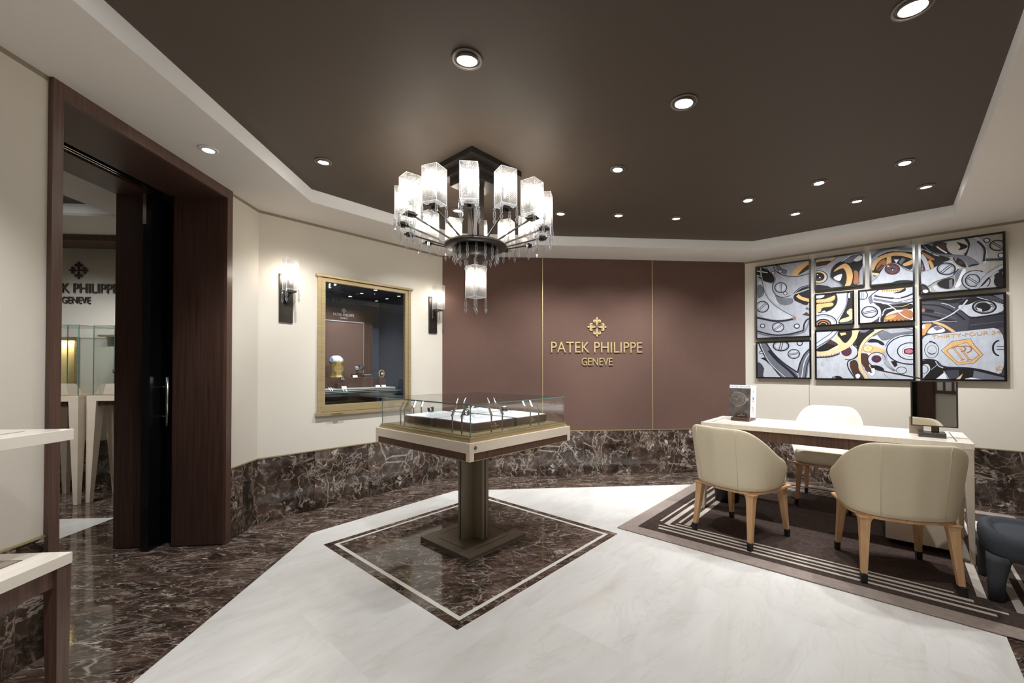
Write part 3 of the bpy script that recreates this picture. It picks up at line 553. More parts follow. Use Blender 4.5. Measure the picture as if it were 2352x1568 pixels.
ART[6]=('W',(1121,1571,1727,2090),"""p,S,0,1249 2020 1301 2068 1558 2083 1557 1985 1482 1976 1347 2009
p,G,0,1301 2074 1501 2079 1501 2056 1429 2047 1329 2056
p,K,0,1320 2054 1328 2053 1324 2069
p,K,0,1337 2052 1345 2052 1341 2067
p,K,0,1354 2051 1363 2050 1358 2066
p,K,0,1372 2049 1380 2048 1376 2064
p,K,0,1389 2047 1397 2047 1393 2063
p,K,0,1406 2046 1414 2045 1410 2061
p,K,0,1423 2044 1431 2044 1427 2059
p,K,0,1439 2045 1447 2046 1441 2061
p,K,0,1456 2047 1464 2048 1458 2063
p,K,0,1472 2049 1480 2050 1474 2065
p,K,0,1489 2051 1496 2052 1491 2067
p,K,0,1501 2076 1507 2043 1465 2022 1393 2027 1465 2042
s,D,16,1254 2019 1269 2014 1292 2005 1319 1997 1350 1989 1383 1980 1415 1975 1442 1973 1467 1974 1491 1978 1516 1986 1540 1997 1557 2005
s,M,24,1249 1984 1274 1975 1310 1964 1347 1952 1376 1941 1405 1930 1438 1925 1479 1931 1524 1944 1557 1953
s,W,8,1411 1978 1465 1977
s,W,6,1473 1930 1557 1948
s,D,13,1248 1947 1274 1940 1310 1929 1347 1919 1376 1913 1405 1909 1437 1907 1479 1912 1524 1919 1556 1924
p,K,0,1248 1941 1324 1934 1415 1901 1556 1916 1556 1847 1437 1858 1383 1839 1346 1812 1331 1736 1299 1738 1314 1881
s,W,11,1318 1809 1323 1825 1330 1848 1342 1866 1361 1874 1384 1877 1401 1879
s,M,7,1304 1780 1308 1793 1314 1813 1323 1832 1335 1849 1349 1865 1360 1876
s,L,4,1410 1889 1424 1887 1443 1885 1464 1884 1486 1889 1509 1896 1526 1902
p,O,0,1332 1795 1392 1820 1556 1858 1555 1737 1336 1735
p,G2,0,1346 1788 1391 1808 1437 1805 1400 1766 1345 1765
p,K,0,1537 1732 1517 1733 1526 1759
p,K,0,1506 1733 1486 1734 1496 1760
p,K,0,1475 1734 1455 1735 1465 1761
p,K,0,1444 1735 1423 1735 1433 1762
p,K,0,1413 1736 1392 1736 1402 1763
p,K,0,1381 1736 1360 1737 1370 1764
p,O,0,1477 1836 1482 1862 1517 1862 1521 1838
s,D,2,1319 1922 1330 1920 1345 1917 1363 1909 1379 1895 1396 1878 1414 1857 1434 1832 1454 1806 1477 1781 1504 1761 1534 1743 1555 1731
s,S,9,1319 1931 1330 1929 1347 1926 1365 1918 1382 1904 1400 1886 1419 1865 1438 1841 1459 1814 1481 1789 1507 1770 1535 1754 1555 1743
p,M,0,1206 1982 1235 2022 1248 1947 1220 1932
p,S,0,1281 1848 1279 1833 1272 1820 1262 1809 1249 1801 1233 1796 1216 1796 1200 1799 1184 1806 1170 1816 1160 1829 1154 1844 1151 1859 1154 1874 1161 1887 1171 1898 1185 1906 1200 1911 1217 1911 1234 1907 1249 1900 1262 1890 1273 1877 1279 1863
s,D,12,1281 1848 1279 1833 1272 1820 1262 1809 1249 1801 1233 1796 1216 1796 1200 1799 1184 1806 1170 1816 1160 1829 1154 1844 1151 1859 1154 1874 1161 1887 1171 1898 1185 1906 1200 1911 1217 1911 1234 1907 1249 1900 1262 1890 1273 1877 1279 1863 1281 1848
s,M,4,1268 1849 1266 1837 1261 1827 1253 1818 1242 1811 1230 1808 1216 1807 1203 1810 1191 1816 1180 1824 1172 1834 1166 1846 1165 1858 1167 1870 1172 1881 1180 1889 1191 1896 1204 1899 1217 1900 1230 1897 1243 1891 1253 1883 1261 1872 1266 1861 1268 1849
s,D,7,1161 1853 1267 1869
s,D,7,1165 1838 1272 1854
p,S,0,1201 2031 1200 2019 1196 2008 1189 1998 1180 1991 1170 1988 1160 1987 1149 1990 1139 1996 1130 2005 1124 2016 1120 2028 1118 2041 1120 2053 1124 2065 1131 2074 1140 2081 1150 2085 1160 2085 1171 2082 1181 2076 1190 2067 1196 2056 1200 2044
s,D,8,1201 2031 1200 2019 1196 2008 1189 1998 1180 1991 1170 1988 1160 1987 1149 1990 1139 1996 1130 2005 1124 2016 1120 2028 1118 2041 1120 2053 1124 2065 1131 2074 1140 2081 1150 2085 1160 2085 1171 2082 1181 2076 1190 2067 1196 2056 1200 2044 1201 2031
s,M,2,1193 2032 1192 2022 1189 2013 1183 2006 1176 2000 1168 1997 1160 1997 1151 1999 1143 2004 1136 2011 1131 2020 1128 2030 1127 2040 1128 2050 1131 2059 1137 2067 1144 2072 1152 2075 1160 2075 1169 2073 1177 2068 1184 2061 1189 2052 1192 2043 1193 2032
s,D,4,1154 1995 1155 2078
s,D,4,1165 1994 1166 2077
s,D,9,1206 1994 1215 2006 1229 2022 1244 2039 1261 2053 1279 2066 1292 2075
p,M2,0,1228 1743 1276 1776 1299 1810 1289 1739""")
ART[7]=('S',(732,1569,1142,1690),"""p,K,0,934 1619 952 1686 1073 1679 1069 1597 1010 1517
p,G,0,960 1649 1011 1652 1017 1631 973 1617
p,L,0,1015 1633 1003 1632 1007 1648
p,L,0,1004 1632 991 1631 996 1647
p,L,0,992 1631 980 1629 984 1646
p,L,0,981 1629 968 1628 973 1644
p,K,0,744 1484 820 1535 886 1580 959 1519 933 1479 864 1454 744 1452
p,B,0,834 1545 878 1585 951 1520 933 1515
p,W,0,851 1460 951 1522 972 1509 933 1473
s,D,6,744 1543 765 1560 794 1583 821 1604 841 1618 858 1630 874 1644 888 1660 900 1677 909 1689
s,M,13,744 1501 767 1515 799 1535 829 1556 853 1572 875 1587 895 1606 915 1630 934 1657 947 1676
s,W,7,744 1522 766 1536 796 1555 829 1580 865 1611 902 1646 928 1672
p,K,0,1126 1676 1277 1676 1198 1601 1150 1522 1125 1452 1101 1514 1060 1505 1110 1595
p,M,0,1134 1645 1143 1670 1222 1670 1179 1642
p,M,0,1238 1664 1560 1673 1559 1602 1447 1603 1338 1540 1238 1589
p,S2,0,1316 1664 1466 1674 1560 1640 1391 1620
p,S,0,1238 1589 1277 1612 1322 1536 1276 1552
s,B,16,748 1388 779 1389 822 1390 863 1394 893 1400 920 1410 950 1423 986 1444 1023 1468 1055 1493 1077 1516 1091 1539 1101 1555
p,S,0,1113 1443 1110 1422 1102 1402 1089 1385 1073 1373 1054 1365 1034 1362 1013 1366 994 1374 978 1388 965 1405 957 1425 954 1447 957 1468 965 1488 978 1505 995 1517 1014 1525 1035 1527 1055 1523 1074 1514 1090 1501 1103 1484 1110 1464
p,L,0,1073 1684 1131 1680 1118 1630 1105 1580 1076 1535 1035 1496 984 1456 907 1427 819 1408 743 1404 744 1452 820 1453 899 1474 959 1499 908 1605 939 1630 1001 1528 1035 1558 1065 1608
s,D,8,1076 1514 1094 1499 1107 1481 1114 1460 1117 1437 1113 1415 1103 1395 1089 1378 1071 1366 1049 1359 1027 1358 1005 1363
p,P,0,1063 1449 1062 1435 1057 1422 1050 1411 1040 1403 1029 1398 1017 1396 1005 1398 994 1404 985 1413 977 1424 973 1437 971 1451 973 1466 978 1479 985 1490 995 1498 1006 1503 1018 1504 1030 1502 1041 1496 1050 1487 1058 1476 1062 1463
s,L,8,1074 1478 1080 1461 1082 1443 1080 1426 1073 1409 1063 1395 1050 1384 1034 1378 1017 1376 1000 1378 985 1385 971 1397 961 1412
p,L,0,950 1494 1018 1517 1060 1500 984 1456 933 1437
p,K,0,757 1399 765 1400 761 1383
p,K,0,782 1401 790 1401 787 1385
p,K,0,808 1402 816 1402 813 1386
p,K,0,833 1406 841 1407 839 1391
p,K,0,858 1411 866 1413 864 1396
p,K,0,882 1416 890 1418 889 1402
p,K,0,907 1422 914 1425 915 1408
p,K,0,930 1431 938 1434 938 1417
p,K,0,954 1440 961 1442 961 1426
p,K,0,977 1448 984 1451 984 1435
p,K,0,998 1462 1004 1467 1008 1452
p,K,0,1018 1478 1025 1483 1028 1467
p,K,0,1038 1494 1044 1500 1049 1485
p,K,0,1057 1512 1063 1518 1067 1503
p,K,0,1075 1530 1081 1535 1086 1520
p,K,0,1090 1552 1095 1559 1102 1546
p,K,0,1105 1574 1109 1582 1117 1568
p,K,0,1113 1601 1115 1610 1126 1601
p,K,0,1120 1629 1121 1638 1132 1629
p,K,0,1125 1657 1127 1666 1138 1657
s,D,10,1076 1515 1088 1505 1104 1489 1117 1473 1122 1457 1123 1439 1121 1422 1114 1406 1104 1391 1092 1377 1076 1368 1057 1361 1042 1352 1033 1342 1027 1331 1025 1316 1026 1298 1031 1276 1041 1249 1059 1215 1082 1176 1098 1148
p,B,0,1042 1342 1096 1362 1120 1316 1119 1260 1155 1194 1175 1152 1098 1150 1050 1260
p,W,0,1090 1199 1119 1214 1139 1189 1115 1151 1098 1168
p,K,0,1190 1541 1222 1575 1276 1567 1322 1536 1339 1505 1315 1501 1276 1537 1229 1534
p,B,0,1137 1432 1197 1420 1256 1409 1216 1340 1204 1290 1235 1250 1211 1215 1160 1290 1132 1351
p,G,0,1146 1512 1190 1516 1345 1461 1337 1417 1149 1437
p,W,0,1189 1430 1236 1422 1209 1395
p,L,0,1237 1474 1235 1465 1232 1457 1226 1450 1218 1444 1209 1441 1199 1440 1189 1442 1180 1445 1172 1451 1166 1459 1163 1467 1161 1477 1163 1486 1167 1494 1173 1501 1181 1506 1190 1510 1200 1510 1209 1509 1218 1505 1226 1499 1232 1492 1236 1483
s,B,3,1237 1474 1235 1465 1232 1457 1226 1450 1218 1444 1209 1441 1199 1440 1189 1442 1180 1445 1172 1451 1166 1459 1163 1467 1161 1477 1163 1486 1167 1494 1173 1501 1181 1506 1190 1510 1200 1510 1209 1509 1218 1505 1226 1499 1232 1492 1236 1483 1237 1474
s,O,3,1208 1480 1208 1477 1207 1474 1205 1471 1204 1469 1201 1468 1199 1467 1197 1468 1195 1469 1193 1471 1192 1474 1191 1477 1191 1481 1191 1484 1192 1487 1193 1490 1195 1492 1197 1493 1199 1493 1202 1493 1204 1492 1206 1489 1207 1487 1208 1483 1208 1480
p,S,0,1342 1358 1340 1340 1332 1322 1321 1308 1306 1296 1289 1289 1271 1287 1252 1290 1234 1297 1219 1308 1208 1324 1201 1341 1198 1360 1201 1379 1209 1396 1220 1411 1235 1422 1253 1429 1272 1431 1290 1428 1307 1420 1322 1409 1333 1394 1340 1376
s,D,7,1234 1297 1219 1308 1208 1324 1201 1341 1198 1360 1201 1379 1209 1396 1220 1411 1235 1422 1253 1429 1272 1431 1290 1428 1307 1420 1322 1409 1333 1394 1340 1376 1342 1358
p,P,0,1310 1363 1308 1353 1304 1344 1298 1336 1289 1330 1279 1326 1269 1325 1258 1327 1248 1331 1240 1337 1233 1345 1229 1354 1228 1365 1230 1375 1234 1384 1240 1392 1249 1398 1259 1402 1269 1403 1280 1401 1290 1397 1298 1391 1304 1383 1308 1373
s,K,4,1292 1364 1292 1358 1289 1352 1285 1348 1281 1344 1275 1342 1269 1342 1263 1342 1257 1345 1252 1348 1249 1353 1246 1358 1246 1364 1247 1370 1249 1375 1253 1380 1258 1383 1263 1386 1269 1386 1275 1385 1281 1383 1286 1379 1289 1375 1292 1369 1292 1364
p,K,0,1212 1300 1274 1299 1321 1275 1336 1240 1274 1250 1235 1260
s,L,24,1324 1678 1305 1668 1278 1652 1250 1633 1225 1612 1200 1588 1178 1562 1161 1534 1147 1505 1137 1472 1131 1438 1129 1401 1128 1366 1130 1335 1134 1307 1140 1280 1147 1257 1157 1236 1167 1214 1180 1189 1193 1163 1203 1145
s,B,2,1331 1663 1312 1652 1285 1637 1257 1618 1234 1598 1211 1576 1190 1551 1173 1525 1160 1497 1149 1467 1143 1434 1141 1399 1141 1366 1143 1337 1147 1311 1153 1285 1160 1263 1169 1242 1179 1220 1192 1193 1205 1165 1215 1145
p,S,0,1713 1445 1706 1409 1689 1376 1661 1348 1625 1326 1582 1312 1536 1307 1488 1313 1444 1327 1405 1351 1375 1382 1357 1418 1350 1456 1357 1494 1377 1528 1407 1557 1446 1579 1491 1591 1538 1593 1584 1586 1627 1570 1663 1546 1690 1516 1707 1481
s,D,10,1625 1326 1582 1312 1536 1307 1488 1313 1444 1327 1405 1351 1375 1382 1357 1418 1350 1456 1357 1494 1377 1528 1407 1557 1446 1579 1491 1591 1538 1593 1584 1586 1627 1570
s,M,7,1341 1490 1359 1534 1391 1571 1434 1599 1486 1615 1540 1619 1594 1611 1643 1592
s,D,9,1575 1363 1553 1355 1529 1353 1504 1356 1482 1365 1462 1378 1447 1396 1438 1417 1435 1439 1438 1461 1448 1481 1463 1498 1483 1510 1506 1518 1530 1520 1554 1516 1576 1507
p,W,0,1600 1434 1598 1418 1591 1404 1579 1391 1565 1382 1547 1376 1529 1374 1510 1377 1493 1383 1478 1393 1466 1407 1459 1422 1457 1438 1459 1454 1467 1469 1479 1482 1494 1491 1511 1497 1530 1498 1548 1495 1565 1489 1580 1478 1591 1465 1598 1450
s,D,4,1586 1435 1584 1421 1579 1409 1569 1398 1558 1390 1544 1385 1529 1384 1514 1386 1500 1391 1488 1400 1479 1411 1473 1424 1471 1438 1473 1451 1479 1464 1489 1475 1501 1483 1515 1487 1530 1489 1545 1486 1558 1481 1570 1472 1579 1461 1584 1448 1586 1435
p,P,0,1481 1438 1486 1461 1558 1473 1558 1397 1486 1409
p,P2,0,1551 1436 1550 1430 1547 1425 1542 1421 1536 1417 1529 1416 1522 1415 1515 1416 1508 1418 1502 1422 1497 1426 1494 1432 1493 1437 1494 1443 1497 1448 1502 1452 1508 1455 1515 1457 1522 1458 1530 1457 1537 1455 1543 1451 1547 1446 1550 1441
s,M,3,1314 1442 1315 1422 1317 1393 1321 1363 1329 1337 1338 1312 1351 1289 1369 1269 1389 1252 1403 1240
s,M,3,1325 1442 1326 1421 1327 1392 1332 1363 1340 1337 1350 1312 1362 1289 1379 1269 1397 1252 1411 1240
s,M,3,1336 1442 1336 1421 1338 1392 1343 1363 1351 1337 1361 1312 1374 1289 1389 1269 1406 1252 1418 1240
s,M,3,1346 1441 1347 1421 1349 1392 1353 1363 1362 1337 1373 1312 1385 1289 1399 1269 1415 1252 1426 1240
p,K,0,1382 1338 1426 1342 1434 1298 1411 1279
s,D,4,1503 1248 1501 1239 1497 1231 1491 1223 1483 1218 1474 1214 1464 1213 1454 1214 1445 1218 1437 1223 1431 1230 1427 1239 1426 1248 1427 1257 1431 1265 1437 1272 1445 1278 1455 1281 1465 1282 1475 1281 1484 1278 1492 1272 1498 1265 1501 1257 1503 1248
p,P,0,1168 1270 1196 1265 1239 1220 1227 1200 1180 1245
p,W,0,1219 1260 1255 1275 1260 1205 1227 1182 1195 1225 1207 1235 1223 1215 1239 1230
s,D,2,1328 1215 1333 1207 1341 1194 1350 1181 1363 1170 1377 1160 1388 1153
s,O,2,779 1225 777 1221 775 1218 772 1217 769 1216 766 1217 763 1218 761 1221 759 1224 758 1229 758 1233 758 1237 759 1242 761 1245 764 1248 766 1249 769 1250 772 1249 775 1248 777 1245 779 1242
s,O,2,814 1308 812 1304 809 1301 806 1300 803 1299 800 1300 797 1302 794 1305 792 1309 791 1313 791 1318 791 1323 792 1328 795 1332 797 1335 800 1337 803 1337 807 1336 810 1335 812 1331 814 1327
s,O,2,857 1357 855 1354 853 1352 850 1351 848 1351 845 1351 842 1353 840 1354 839 1357 838 1360 837 1363 838 1366 839 1368 840 1371 843 1373 845 1374 848 1374 851 1374 853 1372 855 1371 857 1368
s,O,2,765 1177 764 1175 763 1173 761 1172 760 1172 758 1172 757 1173 755 1175 754 1177 754 1179 754 1182 754 1185 754 1188 755 1190 757 1191 758 1193 760 1193 762 1193 763 1192 764 1190 765 1188
p,K,0,875 1154 914 1187 957 1187 997 1149 931 1148
p,M,0,922 1168 922 1165 920 1163 917 1160 914 1158 910 1157 905 1157 901 1157 896 1158 893 1160 890 1162 888 1165 888 1168 888 1171 890 1174 893 1176 897 1178 901 1179 905 1180 910 1179 914 1178 917 1176 920 1174 922 1171""")
ART[8]=('N',(1600,2180,1982,2492),"""p,K,0,1618 2480 1676 2483 1795 2473 1808 2417 1839 2357 1855 2341 1832 2318 1774 2341 1708 2367 1669 2415 1618 2443
p,K,0,1618 2448 1692 2374 1807 2327 1829 2300 1787 2276 1741 2256 1694 2227 1650 2225 1616 2221
p,B,0,1709 2463 1788 2470 1801 2391 1775 2396 1729 2422
s,W,11,1732 2440 1762 2403 1801 2364
p,M,0,1669 2470 1706 2472 1709 2444
p,O,0,1617 2411 1668 2374 1728 2309 1681 2316 1641 2374
s,G2,24,1674 2313 1679 2304 1685 2292 1691 2278 1695 2263 1698 2247 1701 2235
s,S,32,1617 2378 1625 2364 1637 2343 1647 2317 1655 2285 1662 2249 1667 2222
p,P,0,1617 2313 1640 2272 1648 2220 1616 2216
p,W,0,1630 2279 1630 2273 1620 2277
p,W,0,1630 2264 1630 2258 1620 2262
p,W,0,1630 2249 1630 2243 1619 2247
p,W,0,1630 2234 1630 2228 1619 2232
s,S,19,1802 2481 1806 2458 1812 2426 1820 2396 1830 2374 1841 2355 1849 2342
p,N2,0,1956 2406 1953 2384 1945 2364 1933 2348 1917 2337 1898 2332 1877 2332 1857 2339 1838 2351 1821 2369 1808 2389 1801 2413 1798 2436 1801 2459 1809 2479 1822 2495 1839 2506 1858 2511 1879 2510 1899 2503 1918 2490 1934 2473 1946 2452 1953 2430
s,D,8,1918 2494 1934 2476 1946 2454 1953 2431 1956 2406 1953 2383 1945 2362 1933 2345 1916 2333
s,B,4,1841 2343 1825 2360 1812 2379 1803 2402 1798 2425 1799 2448 1804 2469
p,K,0,1862 2460 1891 2445 1947 2408 1934 2384 1871 2373 1900 2404
s,D,15,1922 2483 1932 2464 1946 2437 1953 2407 1947 2375 1934 2340 1924 2315
p,S2,0,1956 2472 2011 2439 2037 2330 2024 2220 1979 2275 1933 2314 1959 2406
p,M,0,1621 2484 1652 2455 1682 2408 1722 2378 1794 2352 1871 2333 1933 2314 1979 2275 2018 2225 2006 2218 1942 2211 1936 2238 1902 2293 1839 2321 1725 2359 1669 2415
s,D,3,1682 2413 1691 2404 1704 2392 1722 2380 1743 2371 1768 2362 1794 2354 1820 2347 1846 2341 1871 2334 1893 2329 1914 2323 1933 2314 1950 2304 1965 2291 1979 2276 1994 2258 2008 2239 2018 2225
p,K,0,1942 2215 1973 2232 2018 2225 2006 2216 1942 2207
p,K,0,1833 2322 1886 2300 1917 2268 1936 2203 1908 2212 1864 2250
p,M,0,1848 2311 1871 2307 1864 2272
p,B,0,1914 2255 1914 2251 1912 2247 1909 2243 1905 2241 1900 2240 1895 2240 1890 2242 1886 2244 1882 2248 1879 2252 1877 2257 1877 2261 1877 2266 1879 2270 1882 2273 1886 2275 1891 2276 1896 2276 1901 2274 1905 2272 1909 2268 1912 2264 1914 2260
s,W,6,1708 2367 1748 2344
p,S,0,1616 2209 1674 2221 1741 2256 1787 2285 1829 2292 1870 2227 1908 2208 1870 2200 1841 2146 1773 2120 1713 2097 1669 2066 1615 2105
s,D,3,1616 2209 1630 2211 1651 2215 1674 2221 1698 2232 1723 2246 1741 2256
s,D,6,1844 2137 1825 2133 1799 2127 1773 2120 1751 2113 1732 2106 1713 2097 1696 2084 1680 2071 1669 2061
s,D,10,1879 2199 1873 2191 1865 2181 1857 2171 1851 2162 1847 2152 1844 2146
p,S,0,1857 2204 1855 2190 1849 2178 1839 2168 1826 2161 1812 2157 1796 2157 1780 2162 1765 2170 1752 2180 1742 2194 1736 2208 1734 2223 1736 2238 1743 2250 1753 2261 1766 2267 1781 2271 1797 2270 1812 2265 1827 2257 1840 2246 1849 2233 1855 2219
s,D,12,1857 2204 1855 2190 1849 2178 1839 2168 1826 2161 1812 2157 1796 2157 1780 2162 1765 2170 1752 2180 1742 2194 1736 2208 1734 2223 1736 2238 1743 2250 1753 2261 1766 2267 1781 2271 1797 2270 1812 2265 1827 2257 1840 2246 1849 2233 1855 2219 1857 2204
s,M,4,1845 2206 1843 2195 1838 2185 1831 2177 1820 2171 1808 2168 1796 2169 1783 2172 1771 2178 1761 2187 1753 2198 1748 2209 1746 2221 1748 2233 1753 2243 1761 2251 1772 2257 1784 2259 1796 2259 1809 2255 1821 2249 1831 2240 1839 2229 1843 2218 1845 2206
s,D,7,1756 2188 1824 2251
s,D,7,1768 2176 1836 2239
p,K,0,1726 2090 1779 2119 1834 2125 1853 2105 1843 2030 1798 2018 1746 2047
p,M,0,1815 2105 1837 2111 1837 2031 1814 2029
p,S,0,1693 2053 1726 2077 1752 2037 1804 2017 1868 2031 1900 2010 1739 1993
s,D,2,1726 2077 1732 2066 1740 2050 1752 2037 1767 2028 1785 2020 1804 2017 1827 2020 1851 2026 1868 2031
p,K,0,1615 2105 1666 2066 1679 2005 1725 1999 1739 1984 1614 1985
p,B,0,1622 2076 1649 2054 1665 2029 1621 2035
p,W,0,1669 2015 1668 2011 1666 2007 1663 2005 1658 2002 1654 2001 1648 2001 1643 2003 1638 2005 1634 2008 1631 2012 1629 2016 1628 2020 1629 2024 1631 2028 1634 2031 1638 2033 1643 2034 1648 2034 1654 2033 1659 2030 1663 2027 1666 2024 1668 2019
s,W,4,1682 2046 1686 2013
p,M,0,1857 2166 1904 2199 1910 2150 1862 2068 1853 2113
p,W,0,1908 2203 1932 2190 1916 2105 1884 2029 1849 2025 1869 2076
p,S2,0,2083 2064 2079 2041 2070 2021 2056 2004 2037 1992 2016 1985 1992 1985 1968 1991 1946 2003 1927 2020 1913 2041 1903 2065 1900 2089 1904 2113 1913 2134 1928 2151 1948 2163 1970 2168 1994 2168 2017 2161 2039 2149 2057 2132 2071 2111 2080 2088
s,D,8,1976 1988 1953 1999 1932 2015 1916 2035 1905 2059 1900 2084 1903 2109 1911 2131 1926 2149 1945 2162 1968 2168 1992 2168 2017 2161 2039 2149
p,S2,0,2017 2073 2015 2059 2011 2046 2003 2035 1994 2027 1983 2023 1971 2023 1959 2026 1948 2033 1939 2043 1931 2056 1927 2071 1925 2086 1927 2100 1932 2113 1939 2124 1949 2132 1960 2136 1972 2136 1984 2133 1995 2125 2004 2115 2011 2102 2016 2088
s,D,9,2017 2073 2015 2059 2011 2046 2003 2035 1994 2027 1983 2023 1971 2023 1959 2026 1948 2033 1939 2043 1931 2056 1927 2071 1925 2086 1927 2100 1932 2113 1939 2124 1949 2132 1960 2136 1972 2136 1984 2133 1995 2125 2004 2115 2011 2102 2016 2088 2017 2073
s,M,3,2008 2074 2007 2063 2003 2052 1997 2044 1990 2038 1981 2034 1971 2034 1962 2037 1953 2042 1945 2051 1939 2061 1936 2072 1935 2084 1936 2096 1940 2107 1946 2115 1953 2121 1962 2125 1972 2125 1981 2122 1990 2116 1998 2108 2003 2098 2007 2086 2008 2074
s,D,5,1943 2117 2007 2053
s,D,5,1936 2106 2000 2042
s,D,7,2062 2111 2071 2101 2077 2089 2081 2075 2083 2060 2081 2046 2077 2033 2070 2022 2061 2014
p,K,0,2023 2051 2065 2101 2083 2090 2053 2042 2023 2007
p,K,0,2095 2122 2142 2167 2162 2176 2162 2113 2112 2086
s,D,3,2160 2202 2147 2194 2128 2183 2107 2168 2086 2150 2063 2130 2041 2104 2020 2072 2001 2035 1986 2008
s,S2,23,2162 2180 2150 2172 2132 2160 2113 2146 2094 2130 2073 2112 2053 2090 2033 2061 2013 2030 1998 2006
s,D,3,2162 2163 2152 2155 2138 2142 2121 2127 2104 2112 2085 2095 2065 2075 2045 2050 2025 2021 2010 2000
p,K,0,2187 2046 2185 2028 2181 2013 2175 2000 2166 1990 2157 1984 2146 1983 2136 1987 2126 1995 2118 2007 2111 2022 2107 2039 2106 2057 2108 2074 2112 2090 2118 2103 2127 2113 2137 2118 2147 2119 2158 2115 2167 2107 2175 2095 2182 2080 2186 2063
s,S2,11,2119 1981 2107 1997 2098 2016 2093 2039 2091 2062 2094 2084 2101 2104 2111 2120 2124 2131 2138 2136
s,S,18,1990 2474 2003 2462 2021 2444 2038 2421 2051 2392 2061 2359 2067 2325 2064 2288 2055 2251 2048 2224
s,D,15,2005 2436 2015 2422 2029 2402 2041 2381 2047 2365 2051 2348 2052 2327 2050 2299 2046 2266 2043 2243
s,D,2,2020 2442 2034 2416 2054 2378 2067 2342 2069 2310 2064 2279 2061 2257
p,N,0,2027 2493 2165 2481 2163 2252 2070 2273 2070 2341 2044 2424
p,N,0,2180 2364 2178 2352 2173 2342 2165 2333 2156 2328 2144 2325 2132 2326 2119 2330 2108 2337 2098 2346 2090 2357 2085 2369 2084 2382 2086 2394 2091 2404 2098 2412 2108 2418 2120 2420 2133 2419 2145 2415 2156 2409 2166 2399 2173 2388 2178 2376
s,D,10,2180 2364 2178 2352 2173 2342 2165 2333 2156 2328 2144 2325 2132 2326 2119 2330 2108 2337 2098 2346 2090 2357 2085 2369 2084 2382 2086 2394 2091 2404 2098 2412 2108 2418 2120 2420 2133 2419 2145 2415 2156 2409 2166 2399 2173 2388 2178 2376 2180 2364
s,M,3,2170 2365 2169 2356 2165 2348 2159 2341 2151 2337 2142 2335 2132 2335 2122 2338 2113 2344 2105 2351 2099 2360 2095 2370 2094 2380 2095 2390 2099 2398 2105 2404 2113 2409 2123 2411 2132 2410 2142 2407 2151 2401 2159 2394 2165 2385 2169 2375 2170 2365
s,D,5,2105 2408 2167 2345
s,D,5,2097 2400 2159 2337
p,S,0,2084 2429 2084 2424 2082 2420 2079 2417 2075 2414 2070 2413 2065 2414 2060 2415 2055 2418 2051 2422 2048 2427 2046 2432 2046 2437 2046 2442 2048 2446 2052 2449 2056 2452 2060 2453 2065 2452 2070 2451 2075 2448 2079 2444 2082 2439 2084 2434
s,D,8,2084 2429 2084 2424 2082 2420 2079 2417 2075 2414 2070 2413 2065 2414 2060 2415 2055 2418 2051 2422 2048 2427 2046 2432 2046 2437 2046 2442 2048 2446 2052 2449 2056 2452 2060 2453 2065 2452 2070 2451 2075 2448 2079 2444 2082 2439 2084 2434 2084 2429
p,S,0,2169 2277 2168 2271 2166 2267 2164 2263 2160 2260 2156 2258 2151 2259 2147 2260 2143 2263 2139 2267 2136 2272 2135 2277 2134 2283 2135 2288 2137 2293 2139 2297 2143 2300 2147 2301 2152 2301 2156 2299 2160 2297 2164 2293 2167 2288 2168 2282
s,D,8,2169 2277 2168 2271 2166 2267 2164 2263 2160 2260 2156 2258 2151 2259 2147 2260 2143 2263 2139 2267 2136 2272 2135 2277 2134 2283 2135 2288 2137 2293 2139 2297 2143 2300 2147 2301 2152 2301 2156 2299 2160 2297 2164 2293 2167 2288 2168 2282 2169 2277
s,K,20,2055 2258 2163 2240
s,M,5,2058 2257 2163 2233""")
